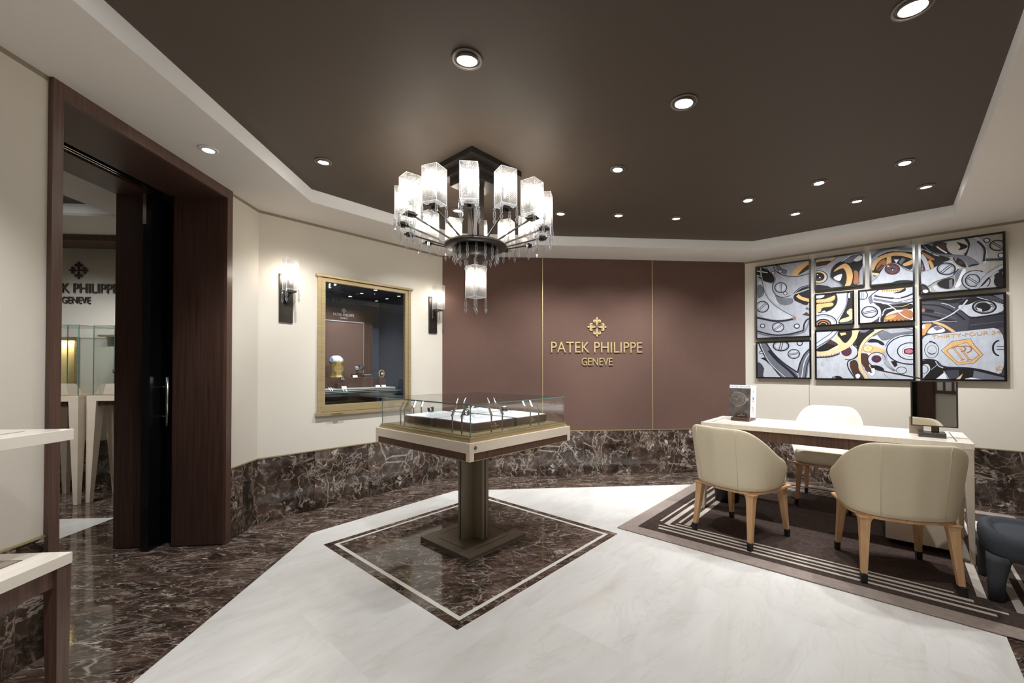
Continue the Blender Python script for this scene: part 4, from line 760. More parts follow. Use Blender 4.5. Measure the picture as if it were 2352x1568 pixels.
ART[9]=('M2',(1604,2180,1148,1948),"""p,K,0,1614 1946 1936 1929 1850 1867 1719 1917 1613 1915
p,M,0,1673 1940 1851 1927 1915 1926 1816 1915
s,K,14,1613 1890 1647 1886 1694 1880 1741 1868 1779 1848 1816 1822 1850 1794 1877 1766 1901 1738 1917 1717
s,K,18,1612 1799 1638 1790 1676 1776 1717 1760 1764 1740 1813 1719 1849 1704
s,M,4,1613 1828 1646 1821 1693 1812 1740 1798 1784 1777 1827 1752 1858 1733
s,W,4,1759 1891 1771 1886 1789 1880 1807 1871 1824 1858 1842 1844 1854 1833
p,K,0,1641 1850 1709 1831 1704 1801 1645 1812
p,O,0,1613 1853 1645 1843 1636 1819 1613 1815
p,S,0,1867 1847 1936 1900 2018 1909 2165 1841 2164 1767 1959 1731 1893 1809
p,K,0,1936 1924 2002 1922 2162 1939 2165 1830 2114 1858 2026 1902 1935 1852 1859 1866
p,M2,0,2002 1928 2099 1923 2165 1875 2165 1841 2079 1890
s,W,4,1998 1923 2016 1914 2042 1900 2071 1885 2104 1868 2139 1849 2165 1835
p,M,0,2095 1935 2166 1938 2165 1875
p,S,0,2116 1820 2113 1805 2106 1792 2095 1781 2080 1773 2062 1769 2043 1769 2025 1772 2007 1780 1992 1790 1980 1804 1973 1818 1970 1834 1973 1849 1981 1863 1992 1874 2008 1881 2026 1885 2044 1885 2063 1881 2080 1874 2095 1863 2106 1850 2113 1835
s,D,14,2116 1820 2113 1805 2106 1792 2095 1781 2080 1773 2062 1769 2043 1769 2025 1772 2007 1780 1992 1790 1980 1804 1973 1818 1970 1834 1973 1849 1981 1863 1992 1874 2008 1881 2026 1885 2044 1885 2063 1881 2080 1874 2095 1863 2106 1850 2113 1835 2116 1820
s,M,5,2101 1821 2099 1810 2094 1799 2084 1790 2073 1784 2059 1781 2044 1780 2028 1783 2014 1789 2002 1798 1993 1808 1987 1820 1985 1833 1987 1845 1993 1855 2003 1864 2015 1870 2029 1874 2044 1874 2059 1870 2073 1864 2085 1856 2094 1845 2100 1834 2101 1821
s,D,8,1982 1823 2098 1846
s,D,8,1988 1808 2105 1831
p,K,0,2086 1823 2084 1812 2079 1803 2072 1795 2062 1789 2050 1786 2038 1785 2025 1788 2013 1793 2003 1801 1995 1810 1991 1821 1989 1832 1991 1843 1996 1853 2004 1861 2014 1866 2026 1869 2038 1870 2051 1867 2062 1861 2072 1854 2080 1844 2084 1834
s,K,13,2116 1820 2113 1805 2106 1792 2095 1781 2080 1773 2062 1769 2043 1769 2025 1772 2007 1780 1992 1790 1980 1804 1973 1818 1970 1834 1973 1849 1981 1863 1992 1874 2008 1881 2026 1885 2044 1885 2063 1881 2080 1874 2095 1863 2106 1850 2113 1835 2116 1820
p,S,0,2054 1875 2078 1861 2070 1851
p,S,0,1993 1829 2030 1808 2029 1784 2005 1798
p,M3,0,1947 1721 2164 1744 2163 1635 1933 1618
s,K,14,1959 1730 2164 1758
s,M,3,1950 1667 2163 1688
s,K,8,1893 1809 1959 1726
p,G2,0,1612 1699 1703 1705 1662 1643 1639 1588 1611 1584
p,W,0,1644 1672 1644 1667 1643 1662 1641 1657 1638 1654 1635 1652 1632 1652 1629 1653 1626 1655 1624 1658 1622 1663 1621 1668 1620 1674 1621 1679 1622 1684 1624 1688 1626 1692 1629 1694 1632 1694 1636 1693 1638 1691 1641 1687 1643 1683 1644 1678
s,G,22,1699 1715 1720 1705 1749 1691 1779 1672 1806 1648 1833 1621 1852 1601
p,W,0,1671 1649 1735 1682 1779 1648 1787 1611 1652 1597
p,M,0,1698 1659 1735 1675 1770 1649 1725 1627
s,S2,5,1717 1723 1741 1720 1774 1716 1806 1713 1830 1711 1851 1709 1866 1707
s,D,2,1621 1710 1645 1708 1680 1706 1717 1710 1751 1721 1786 1738 1819 1758 1846 1778 1871 1800 1893 1823 1912 1849 1930 1875 1942 1893
s,S,11,1612 1721 1639 1719 1678 1717 1717 1720 1751 1731 1784 1748 1815 1767 1842 1787 1866 1809 1888 1833 1908 1858 1924 1884 1936 1903
p,S,0,1611 1584 1761 1600 1975 1621 2167 1638 2163 1196 2053 1247 1930 1276 1767 1283 1732 1338 1705 1354 1664 1358 1609 1333
s,D,3,1611 1584 1647 1588 1699 1594 1761 1600 1828 1607 1902 1614 1975 1621 2047 1628 2117 1634 2167 1638
s,D,5,1737 1442 1735 1422 1730 1404 1722 1388 1712 1376 1700 1369 1687 1366 1674 1369 1662 1377 1652 1390 1644 1406 1639 1425 1637 1445 1639 1465 1644 1484 1653 1500 1663 1512 1675 1519 1688 1521 1701 1518 1713 1510 1723 1497 1731 1481 1736 1462 1737 1442
s,M,4,1722 1443 1721 1431 1718 1421 1713 1412 1706 1405 1698 1400 1690 1399 1681 1401 1673 1405 1667 1413 1661 1422 1658 1433 1657 1445 1658 1456 1662 1467 1667 1476 1674 1483 1682 1487 1690 1488 1699 1486 1706 1482 1713 1474 1718 1465 1721 1454 1722 1443
s,D,7,1665 1420 1671 1414 1681 1407 1690 1403 1697 1406 1705 1411 1710 1415
s,D,12,1670 1522 1674 1523 1681 1525 1688 1524 1698 1518 1708 1510 1715 1504
p,G,0,1755 1436 1830 1521 1953 1542 1974 1488 2032 1390 1972 1312 1863 1298
p,S,0,1792 1435 1834 1470 1928 1508 1957 1465 2008 1387 1956 1335 1867 1318
s,B,4,1755 1436 1830 1521 1953 1542 1974 1488 2032 1390 1972 1312 1863 1298 1755 1436
s,O,5,1792 1435 1867 1318 1956 1335 2008 1387
s,B,3,1792 1435 1834 1470 1928 1508 1957 1465 2008 1387
s,O,15,1840 1460 1899 1348
s,G,8,1840 1460 1899 1348
s,O,15,1883 1459 1941 1347
s,G,8,1883 1459 1941 1347
s,O,10,1825 1455 1836 1460 1852 1467 1868 1471 1882 1472 1896 1471 1907 1467 1914 1461 1918 1454 1920 1446 1918 1438 1914 1430 1908 1425 1902 1425 1895 1427 1889 1429
s,O,10,1885 1471 1898 1472 1916 1474 1932 1473 1943 1469 1952 1462 1958 1454 1959 1445 1958 1436 1954 1427 1947 1420 1937 1414 1929 1410
s,O,7,1886 1339 1917 1355
s,O,7,1929 1340 1960 1353
s,D,13,2133 1380 2123 1383 2114 1390 2106 1401 2100 1415 2096 1431 2095 1449 2096 1467 2100 1483 2107 1497 2115 1507 2125 1514 2135 1516
s,D,6,2119 1463 2165 1461
s,D,6,2118 1437 2165 1435
p,K,0,1609 1327 1664 1354 1714 1341 1736 1295 1767 1271 1930 1264 2053 1235 2163 1190 2163 1150 1607 1140
p,M,0,1972 1247 2163 1182 2163 1150 1962 1146
p,M2,0,1784 1246 1871 1253 1879 1181 1810 1162
s,D,12,1623 1349 1633 1351 1648 1354 1664 1354 1681 1352 1698 1347 1714 1338 1724 1323 1732 1304 1740 1289 1745 1282 1751 1279 1771 1277 1816 1275 1874 1274 1930 1270 1974 1263 2014 1253 2053 1241 2094 1225 2134 1206 2163 1193
s,S,8,1714 1335 1719 1322 1727 1304 1736 1289 1747 1280 1758 1275 1767 1271
p,W,0,1712 1160 1775 1228 1801 1149 1726 1142
p,S,0,1608 1296 1664 1314 1682 1252 1635 1184 1607 1140
s,D,5,1661 1255 1660 1245 1657 1236 1651 1228 1645 1222 1637 1218 1629 1217 1620 1218 1612 1222 1606 1228 1601 1236 1598 1245 1596 1255 1598 1265 1601 1275 1606 1283 1613 1289 1621 1293 1629 1294 1638 1293 1645 1289 1652 1283 1657 1275 1660 1265 1661 1255
s,S,4,1682 1252 1727 1301
p,L,0,1844 1153 1900 1217 1887 1175 1870 1151
p,W,0,1913 1169 1954 1182 2052 1157 1929 1152
s,S2,8,1771 1240 1777 1227 1785 1209 1793 1192 1799 1178 1805 1165 1810 1156""")
# ================================================================ THE SETTING
SOF, TOP, WZ = 2.58, 2.681, .525
ROOM = [(-2.054, -2.2), (-.91, -2.2), (4.56, 3.27), CB, CAB, CA]
def inset(poly, d):
    n = len(poly); L = []
    for i in range(n):
        a, b = Vector(poly[i]), Vector(poly[(i+1) % n]); t = (b-a).normalized(); nn = Vector((-t.y, t.x)); L.append((a+nn*d, t))
    out = []
    for i in range(n):
        (p, t), (q, u) = L[i-1], L[i]
        k = ((q-p).x*u.y-(q-p).y*u.x)/(t.x*u.y-t.y*u.x); out.append(tuple(p+t*k))
    return out
COVE = inset(ROOM, .511)
OUTER = [(-2.054, -2.2), (-.66, -2.2), (4.685, 3.145), CB, CAB, CA]
# floor: stone slabs laid flush (each inlay a hair above the bed)
fl = MB()
def slab(mb, pts, z, mi): mb.prism(pts, z-.02, z, mi)
slab(fl, [(-6.4, -2.3), (5, -2.3), (5, 5.2), (-6.4, 5.2)], 0, 0)
CREAM = [(-1.515, -2.0), (-.9, -1.9), (-.75, -1.31), (2.94, 2.38), (3.205, 2.105), (4.27, 3.17), (3.03, 4.41), (-.552, 4.41), (-.56, 4.405), (-1.515, 3.378)]
slab(fl, CREAM, .0006, 1)
dc = Vector((-.249, 3.15))
def dia(h): return [(dc.x-h, dc.y), (dc.x, dc.y-h), (dc.x+h, dc.y), (dc.x, dc.y+h)]
slab(fl, dia(1.083), .0010, 2); slab(fl, dia(1.008), .0014, 3); slab(fl, dia(.972), .0018, 2)
slab(fl, [(-5.6, 1.0), (-3.345, 1.0), (-3.345, 3.885), (-5.6, 3.885)], .0006, 1)
struct('floor', fl, ['mfloor', 'mlight', 'mdia', 'strip'], 'polished floor of cream and brown marble with a diamond inlay')
# left wall (with the portal opening y 2.043..3.266)
def wall(name, W, segs, mats, z1=SOF, label=None, thick=.1):
    mb = MB()
    for x0, x1, za, zb in segs: mb.box(x0, x1, 0, thick, za, zb, 0, W)
    return struct(name, mb, mats, label)
wall('wall_left', WD, [(-2.3, 2.05, WZ, SOF), (3.26, 3.622, WZ, SOF)], 'wallpaper', label='cream fabric wall with the dark wood portal')
wall('wall_window', WA, [(-.02, .47, WZ, SOF), (1.40, 1.85, WZ, SOF), (.47, 1.40, WZ, .89), (.47, 1.40, 2.09, SOF)], 'wallpaper', label='cream fabric wall with the brass display window')
wall('wall_right', WB, [(0, .667, WZ, SOF), (.672, 1.544, WZ, SOF), (1.549, 2.5, WZ, SOF)], 'wallpaper', label='cream fabric wall carrying the nine framed pictures')
mb = MB(); mb.box(0, 3.68, 0, .1, WZ, SOF, 0, WC); struct('wall_back', mb, 'brownfab', 'brown fabric wall with the gold lettering')
WE = wallm((4.685, 3.145), (-S2, -S2)); mb = MB(); mb.box(-.05, 7.75, 0, .1, 0, SOF, 0, WE); struct('wall_side', mb, 'wallpaper')
WF = wallm((-.66, -2.2), (-1, 0)); mb = MB(); mb.box(-.1, 1.55, 0, .1, 0, SOF, 0, WF); struct('wall_front', mb, 'wallpaper')
for nm, x in (('trim_1', .667), ('trim_2', 1.544)):
    mb = MB(); mb.box(x, x+.005, .004, .012, WZ, SOF, 0, WB); struct(nm, mb, 'trim')
BX = [.589*.8759+.0, 1.98*.8759]
k_ = 3
for x in (.457*.8759, 1.98*.8759):
    mb = MB(); mb.box(x-CAB[0]-.005, x-CAB[0]+.005, -.006, .002, WZ, SOF, 0, WC); struct('trim_%d' % k_, mb, 'brass'); k_ += 1
# stone wainscot with brass line
def wains(name, W, x0, x1, mat, mats2=None):
    mb = MB(); mb.box(x0, x1, -.004, .03, 0, WZ, 0)
    o = mb.build(name, mat, uvs=lambda c: (c.x, c.z)); o.matrix_world = W
    tag(o, None, None, None, 'structure')
wains('baseboard_window', WA, 0, 1.823, 'mwall'); wains('baseboard_back', WC, .004, 3.677, 'mwallb'); wains('baseboard_right', WB, .002, 2.49, 'mwall')
wains('baseboard_left', WD, -2.2, 2.043, 'mwall'); wains('baseboard_corner', WD, 3.266, 3.622, 'mwall')
for nm, W, x0, x1 in (('window', WA, 0, 1.823), ('back', WC, .006, 3.674), ('right', WB, .004, 2.49), ('left', WD, -2.2, 2.043), ('corner', WD, 3.266, 3.622)):
    mb = MB(); mb.box(x0, x1, -.008, .012, WZ, WZ+.009, 0, W); struct('trim_'+nm, mb, 'brass')
# shadow-gap strip under the soffit
for nm, W, x0, x1 in (('window_top', WA, 0, 1.823), ('right_top', WB, .004, 2.49), ('left_top', WD, -2.2, 2.043), ('corner_top', WD, 3.266, 3.622)):
    mb = MB(); mb.box(x0, x1, -.002, .012, SOF-.022, SOF, 0, W); struct('trim_'+nm, mb, 'trim')
# ceiling: soffit ring, fascia, raised brown field
cl = MB(); n = len(ROOM); OUT = inset(OUTER, -.12)
for i in range(n):
    j = (i+1) % n
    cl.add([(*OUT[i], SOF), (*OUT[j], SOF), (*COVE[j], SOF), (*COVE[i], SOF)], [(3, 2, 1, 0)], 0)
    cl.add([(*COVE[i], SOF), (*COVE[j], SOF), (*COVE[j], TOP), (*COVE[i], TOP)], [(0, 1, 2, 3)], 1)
cl.add([(*p, TOP) for p in COVE], [tuple(range(n))], 2); cl.keep = 1
struct('ceiling', cl, ['plaster', 'fascia', 'ceil'], 'white soffit around a raised brown ceiling field')
# second room beyond the portal
r2 = MB(); r2.box(-6.4, -2.9, 4.76, 4.86, WZ, 2.56, 0); struct('wall_far', r2, 'wallpaper', 'cream wall of the neighbouring room')
W2 = wallm((-6.4, 4.75), (1, 0)); wains('baseboard_far', W2, 0, 3.5, 'mwall')
r2 = MB(); r2.box(-6.4, -5.9, -.0, 4.9, 0, 2.6, 0); r2.box(-6.4, -2.8, .9, 1.0, 0, 2.6); struct('wall_beyond', r2, 'wallpaper')
r2 = MB(); r2.box(-2.9, -2.79, .9, 2.0, 0, 2.6); r2.box(-2.9, -2.79, 3.42, 4.8, 0, 2.6); struct('wall_portal', r2, 'wallpaper')
r2 = MB(); r2.box(-6.4, -2.9, 4.43, 4.5, 2.525, 2.585, 0); r2.box(-6.4, -2.9, 4.5, 4.74, 2.525, 2.54, 0); struct('trim_header', r2, 'wengef')
c2 = MB(); c2.box(-3.345, -2.79, 1, 4.8, SOF, SOF+.02, 0); c2.box(-6.4, -3.345, 3.885, 4.8, SOF, SOF+.02, 0); c2.box(-3.345, -3.325, 1, 3.9, SOF+.02, TOP, 1); c2.box(-6.4, -3.345, 3.885, 3.905, SOF+.02, TOP, 1); c2.box(-6.4, -3.3, .9, 3.95, TOP, TOP+.02, 2)
struct('ceiling_far', c2, ['plaster', 'fascia', 'ceil'])
# portal lining
PX = [-2.034, -2.398, -2.602, -2.78]
pr = MB(); HZ = 2.512
pr.box(PX[0]-.022, PX[0], 2.043, 2.089, 0, SOF); pr.box(PX[0]-.022, PX[0], 3.209, 3.266, 0, SOF); pr.box(PX[0]-.022, PX[0], 2.089, 3.209, HZ, SOF)
struct('trim_portal', pr, 'wengef', 'dark wood architrave of the wide portal')
pj = MB()
pj.box(PX[1], PX[0]-.022, 3.209, 3.245, .006, SOF); pj.box(PX[3], PX[2], 3.209, 3.245, .006, SOF); pj.box(PX[3], PX[0]-.022, 2.05, 2.089, 0, SOF)
pj.box(-2.425, PX[0]-.022, 2.089, 3.209, HZ, SOF); pj.box(PX[3], -2.53, 2.089, 3.209, HZ, SOF)
struct('door_1', pj, 'wenge', 'deep dark wood lining of the portal')
pk = MB(); pk.box(-2.62, -2.38, 3.30, 3.31, 0, SOF); pk.box(-2.54, -2.42, 2.089, 3.3, SOF-.01, SOF); pk.box(-2.61, -2.602, 3.245, 3.3, 0, SOF); pk.box(-2.398, -2.39, 3.245, 3.3, 0, SOF); struct('trim_pocket', pk, 'groove')
tr = MB(); tr.box(-2.49, -2.483, 2.09, 3.2, HZ-.002, HZ+.03); tr.box(-2.465, -2.458, 2.09, 3.2, HZ-.002, HZ+.03); struct('trim_track', tr, 'steel', 'sliding door track in the portal head')
# ================================================================ LIGHTS
def spot(parent, loc, target, power, ang=80, blend=.7, rad=.035, col=COOL):
    ld = bpy.data.lights.new('spot', 'SPOT'); ld.energy = power; ld.spot_size = math.radians(ang); ld.spot_blend = blend; ld.shadow_soft_size = rad; ld.color = col
    o = bpy.data.objects.new('spot', ld); COL.objects.link(o); o.parent = parent
    d = Vector(target)-Vector(loc); o.rotation_euler = d.to_track_quat('-Z', 'Y').to_euler(); o.location = Vector(loc)-parent.location
    return o
def downlight_mesh(big, tilt):
    pass
DL = [ # x, y, aim, label
 (-.188, 1.909, (-.25, 3.6, 1.0), 'largest ceiling downlight with tilted lamp, nearest and above the chandelier', 1),
 (1.572, 1.478, (2.0, 2.6, .5), 'oblong-looking downlight at the top right edge of the picture', 1),
 (.926, 2.121, (.7, 3.2, 0), 'lone downlight in the middle of the brown ceiling', 1),
 (-1.255, 2.943, (-1.62, 3.9, .9), 'downlight left of the chandelier above the display window', 0),
 (.769, 2.874, (.4, 3.3, .8), 'downlight just right of the chandelier', 0),
 (2.705, 2.613, (2.6, 2.9, .7), 'front right downlight of the three over the desk', 0),
 (2.347, 2.953, (2.5, 3.2, .7), 'middle downlight of the three over the desk', 0),
 (1.996, 3.310, (2.2, 3.5, .7), 'rear left downlight of the three over the desk', 0),
 (3.226, 2.945, (3.98, 3.72, 1.0), 'right downlight of the row along the picture wall', 0),
 (2.921, 3.249, (3.64, 4.0, 1.0), 'middle downlight of the row along the picture wall', 0),
 (2.601, 3.563, (3.26, 4.32, 1.0), 'left downlight of the row along the picture wall', 0),
 (.472, 3.744, (.3, 4.9, .7), 'downlight closest to the chandelier in the row before the brown wall', 0),
 (1.008, 3.742, (1.15, 4.9, .7), 'middle downlight of the row before the brown wall', 0),
 (1.566, 3.772, (1.9, 4.9, .7), 'rightmost downlight of the row before the brown wall', 0)]
def downlight(x, y, z, aim, label, ring, r=.045, power=None):
    t = thing('ceiling_downlight', label, 'ceiling light', (x, y, z), 0, 'recessed ceiling downlights')
    mb = MB(); mb.lathe([(r+.012, -.0005), (r+.012, -.006), (r, -.007), (r, -.001)], 28); mb.build('trim_ring', ring, t)
    d = (Vector(aim)-Vector((x, y, z))).normalized(); d = Vector((d.x*.35, d.y*.35, d.z-.6)).normalized()
    R = d.to_track_quat('-Z', 'Y').to_matrix().to_4x4(); R.translation = Vector((0, 0, -.004))
    mb = MB(); mb.lathe([(r*.4, .03), (r*.82, .012), (r*.86, -.006), (r*.80, -.0065), (r*.76, -.004)], 24, 0, R); mb.build('lamp_housing', ring, t)
    mb = MB(); mb.lathe([(.001, -.0085), (r*.76, -.007), (r*.76, -.004), (.001, -.004)], 24, 0, R, smooth=False); mb.build('lens', 'lens', t)
    spot(t, Vector((x, y, z))+d*.03, aim, (power or SPOT_W)*((1.0 if x > 2.4 else 1.3) if aim[1]-y > .6 and y > 2.9 else .85 if r > .05 else 1), (104 if x > 2.4 else 88) if aim[1]-y > .6 and y > 2.9 else 80, .9)
    return t
MAT['ringb'] = pm('bronze ring', (.17, .14, .12), .4, .2); MAT['ringw'] = pm('white ring', (.75, .74, .72), .5)
for x, y, aim, lb, big in DL: downlight(x, y, TOP, aim, lb, 'ringb', .058 if big else .042)
downlight(-1.783, 2.639, SOF, (-1.85, 2.75, 0), 'single white downlight in the pale soffit above the portal', 'ringw', .038, 34)
for x, y, ax, ay in ((-1.0, .4, -1.2, .9), (.1, .2, .1, .6), (-1.0, -.9, -1.0, -.8), (-1.2, 1.6, -1.9, 1.4), (.5, 1.1, 1.2, .8)):
    downlight(x, y, TOP, (ax, ay, .3), 'added unseen downlight behind the picture edge near the entrance', 'ringb')  # lamps added out of view to light the near part of the room
downlight(-.45, 3.75, TOP, (-1.0, 4.6, .85), 'added unseen downlight behind the chandelier before the wall corner', 'ringb')  # extra lamp added out of sight to light the window wall
# unseen downlights added to brighten the neighbouring room
for x, y, ax, ay in ((-4.3, 3.5, -4.4, 4.7), (-3.9, 2.6, -3.9, 3.2), (-3.7, 3.6, -3.6, 4.7)): downlight(x, y, TOP, (ax, ay, .6), 'added unseen downlight of the neighbouring room', 'ringb', .042, 38)

# dark wood door and shelf cabinet on the entrance wall (seen only in the desk mirror)
mb = MB(); mb.box(-1.67, -1.38, -2.2, -2.14, 0, 2.2); mb.box(-1.95, -1.67, -2.2, -2.16, 2.05, 2.2); struct('trim_door', mb, 'wengef')
mb = MB(); mb.box(-1.95, -1.67, -2.2, -2.175, 0, 2.05); struct('door_2', mb, 'black', 'black door leaf on the entrance wall')
t = thing('wall_cabinet', 'dark wood wall cabinet with white panes on the entrance wall, seen in the desk mirror', 'cabinet', (-1.17, -2.195, .80))
mb = MB(); mb.box(-.21, .21, 0, .03, 0, .06); mb.box(-.21, -.17, 0, .03, .06, .6); mb.box(-.05, -.02, 0, .03, .06, .6); mb.box(.10, .13, 0, .03, .06, .6); mb.box(-.21, .21, 0, .03, .6, .64); mb.build('frame', 'wengef', t)
mb = MB(); mb.box(-.17, .2, 0, .012, .06, .6); mb.build('pane', 'paper', t)
# ================================================================ CHANDELIER AND SCONCES
def drop(s=1.0):
    """cut crystal pendant hanging down from the origin"""
    mb = MB(); k = s
    mb.lathe([(.001, 0), (.0075*k, -.005*k), (.0075*k, -.011*k), (.001, -.016*k)], 6, smooth=False)
    mb.lathe([(.002*k, -.018*k), (.0085*k, -.026*k), (.0085*k, -.062*k), (.003*k, -.070*k)], 6, smooth=False)
    mb.lathe([(.003*k, -.070*k), (.0115*k, -.082*k), (.001*k, -.112*k)], 6, smooth=False)
    return mb
DROP = drop()
DME = None
def put_drop(parent, x, y, z):
    global DME
    if DME is None: o = DROP.build('crystal_drop', 'crystal'); DME = o.data
    else: o = bpy.data.objects.new('crystal_drop', DME); COL.objects.link(o)
    o.parent = parent; o.location = (x, y, z); return o
def shade(parent, h, d, T, base=True, drops=True, corner_top=False):
    """square cut-glass shade: tube of four panes, centre at T origin, z from 0 to h; children bulb and crystals"""
    mb = MB(); e = .004; a = h; 
    for q in range(4):
        R = T @ Matrix.Rotation(q*PI/2, 4, 'Z')
        mb.add([(-a, -a, 0), (a, -a, 0), (a, -a, d), (-a, -a, d)], [(0, 1, 2, 3)], 0, R)
    mb.add([(-a, -a, 0), (a, -a, 0), (a, a, 0), (-a, a, 0)], [(3, 2, 1, 0)], 0, T)
    n0 = len(mb.v)
    for q in range(4):
        R = T @ Matrix.Rotation(q*PI/2, 4, 'Z')
        mb.box(-a-.001, a+.001, -a-.001, -a+.0006, d-.0018, d, 1, R); mb.box(-a-.001, -a+.0006, -a-.001, -a+.0006, 0, d, 1, R); mb.box(-a-.001, a+.001, -a-.001, -a+.0006, 0, .0018, 1, R)
    mb.keep = 1
    o = mb.build('glass_shade', ['cut', 'rim'], parent)
    me = o.data; u = me.uv_layers.new(name='UVMap'); Ti = T.inverted()
    for p in me.polygons:
        nn = Ti.to_3x3() @ p.normal
        for li in p.loop_indices:
            c = Ti @ me.vertices[me.loops[li].vertex_index].co
            u.data[li].uv = (c.x if abs(nn.y) > .5 or abs(nn.z) > .5 else c.y, c.y if abs(nn.z) > .5 else c.z)
    b = MB(); b.lathe([(.001, .045), (.010, .05), (.0125, .075), (.0125, .095), (.008, .112), (.001, .118)], 10, 0, T @ Matrix.Translation((0, 0, h*.9)))
    bo = b.build('bulb', 'bulb', o)
    b = MB(); b.lathe([(.013, .0), (.013, .048), (.009, .05)], 10, 0, T @ Matrix.Translation((0, 0, h*.9))); b.build('lamp_holder', 'rim', o)
    if drops:
        for sx in (-1, 1):
            for sy in (-1, 1):
                p = T @ Vector((sx*a*.98, sy*a*.98, -.002)); put_drop(o, p.x, p.y, p.z)
    return o
MAT['rim'] = pm('polished glass rim', (.80, .84, .88), .12, .1, coat=1)
CH = Vector((-.231, 2.98, 0))
ch = thing('chandelier', 'large dark bronze chandelier with square cut glass shades and crystal drops', 'chandelier', (CH.x, CH.y, TOP))
def zz(z): return z-TOP
R45 = Matrix.Rotation(PI/4, 4, 'Z')
mb = MB(); mb.box(-.23, .23, -.23, .23, zz(2.642), 0, 0, R45); mb.box(-.175, .175, -.175, .175, zz(2.60), zz(2.642), 0, R45); mb.box(-.13, .13, -.13, .13, zz(2.555), zz(2.60), 0, R45); mb.build('canopy', 'bronze', ch, bevel=.003)
mb = MB()
for q in range(4): mb.box(-.045, .045, -.012, .012, zz(2.13), zz(2.556), 0, Matrix.Rotation(q*PI/4, 4, 'Z'))
for q in range(4):
    R = Matrix.Rotation(q*PI/2+PI/4, 4, 'Z'); mb.box(.05, .058, -.02, .02, zz(2.13), zz(2.556), 0, R)
mb.build('stem', 'bronze', ch)
mb = MB(); mb.lathe([(.135, zz(2.125)), (.215, zz(2.125)), (.218, zz(2.130)), (.218, zz(2.146)), (.205, zz(2.152)), (.06, zz(2.152)), (.06, zz(2.14)), (.135, zz(2.14))], 56); mb.build('hub_plate', 'bronze', ch)
mb = MB(); mb.lathe([(.001, zz(2.06)), (.12, zz(2.06)), (.135, zz(2.075)), (.15, zz(2.126)), (.001, zz(2.128))], 48); mb.build('hub_bowl', 'bronze', ch)
for i in range(14):
    a = -PI/2+i*2*PI/14; c, s_ = math.cos(a), math.sin(a); r = .49
    arm = MB(); arm.tube([(c*.20, s_*.20, zz(2.145)), (c*(r-.01), s_*(r-.01), zz(2.238))], .0065, sq=True)
    R = Matrix.Translation((c*r, s_*r, zz(2.234))) @ Matrix.Rotation(a, 4, 'Z')
    arm.box(-.035, .035, -.03, .03, 0, .008, 0, R); arm.box(-.024, .024, -.02, .02, .008, .020, 0, R); arm.box(-.014, .014, -.012, .012, -.012, 0, 0, R); arm.build('arm', 'bronze', ch)
    T = Matrix.Translation((c*r, s_*r, zz(2.256))) @ Matrix.Rotation(a, 4, 'Z'); shade(ch, .052, .220, T)
for i in range(16):
    a = i*2*PI/16+.1; put_drop(ch, .155*math.cos(a), .155*math.sin(a), zz(2.125))
mb = MB(); mb.tube([(0, 0, zz(2.07)), (0, 0, zz(1.995))], .006); mb.box(-.03, .03, -.03, .03, zz(1.994), zz(2.0), 0, R45); mb.build('pendant_rod', 'bronze', ch)
T = Matrix.Translation((0, 0, zz(1.772))) @ R45; shade(ch, .051, .222, T)
for q in range(4):
    v = R45 @ Vector((.05*(1 if q % 2 else -1), .05*(1 if q > 1 else -1), 0)); put_drop(ch, v.x*1.0, v.y*1.0, zz(2.06))
def sconce(u, label):
    t = thing('wall_sconce', label, 'wall lamp', mat=WA @ Matrix.Translation((u, 0, 1.668)), group='crystal wall sconces beside the display window')
    mb = MB(); mb.box(-.053, .053, -.018, 0, 0, .412); mb.build('back_plate', 'bronze', t, bevel=.002)
    mb = MB(); mb.box(-.011, .011, -.045, -.018, .16, .235); mb.tube([(0, -.03, .21), (0, -.115, .245)], .008, sq=True); mb.box(-.034, .034, -.15, -.083, .243, .252); mb.box(-.045, .045, -.125, -.105, .252, .262); mb.build('bracket', 'bronze', t)
    shade(t, .0475, .262, Matrix.Translation((0, -.117, .266)))
    mb = MB(); emblem(mb, .016, .002, Matrix.Translation((0, -.018, .075)) @ Matrix.Rotation(PI/2, 4, 'X')); mb.build('emblem', 'gunm', t)
sconce(.200, 'crystal wall lamp on bronze plate left of the brass display window')
sconce(1.687, 'crystal wall lamp on bronze plate right of the brass window beside the brown wall')
# ================================================================ WALL LETTERING
def sign(name, label, W, x, z, wd, cap, mat, em_r, gap, sub_w, sub_h, depth=.012, y=0, cat='sign'):
    t = thing(name, label, cat, mat=W @ Matrix.Translation((x, y, z)))
    F = Matrix.Rotation(PI/2, 4, 'X')
    text_part('lettering', 'PATEK PHILIPPE', wd, cap, depth, mat, t, Matrix.Translation((0, -.5*depth-.004, 0)) @ F, 0)
    text_part('lettering', 'GENEVE', sub_w, sub_h, depth, mat, t, Matrix.Translation((0, -.5*depth-.004, -gap)) @ F, 0)
    return t, F
t, F = sign('wall_sign', 'gold raised lettering with a cross emblem on the brown fabric wall', WC, 1.052-CAB[0]+.0, 1.522, 1.104, .128, 'signg', 0, .172, .375, .092)
mb = MB(); emblem(mb, .120, .012, Matrix.Translation((0, -.004, .242)) @ F); mb.build('emblem', 'signg', t)
WX = wallm((-6.4, 4.76), (1, 0))
t, F = sign('wall_sign', 'dark brown lettering with emblem seen through the portal', WX, 6.4-4.49, 2.113, .80, .098, 'lettd', 0, .125, .27, .07)
mb = MB(); emblem(mb, .094, .010, Matrix.Translation((0.02, -.004, .185)) @ F); mb.build('emblem', 'lettd', t)
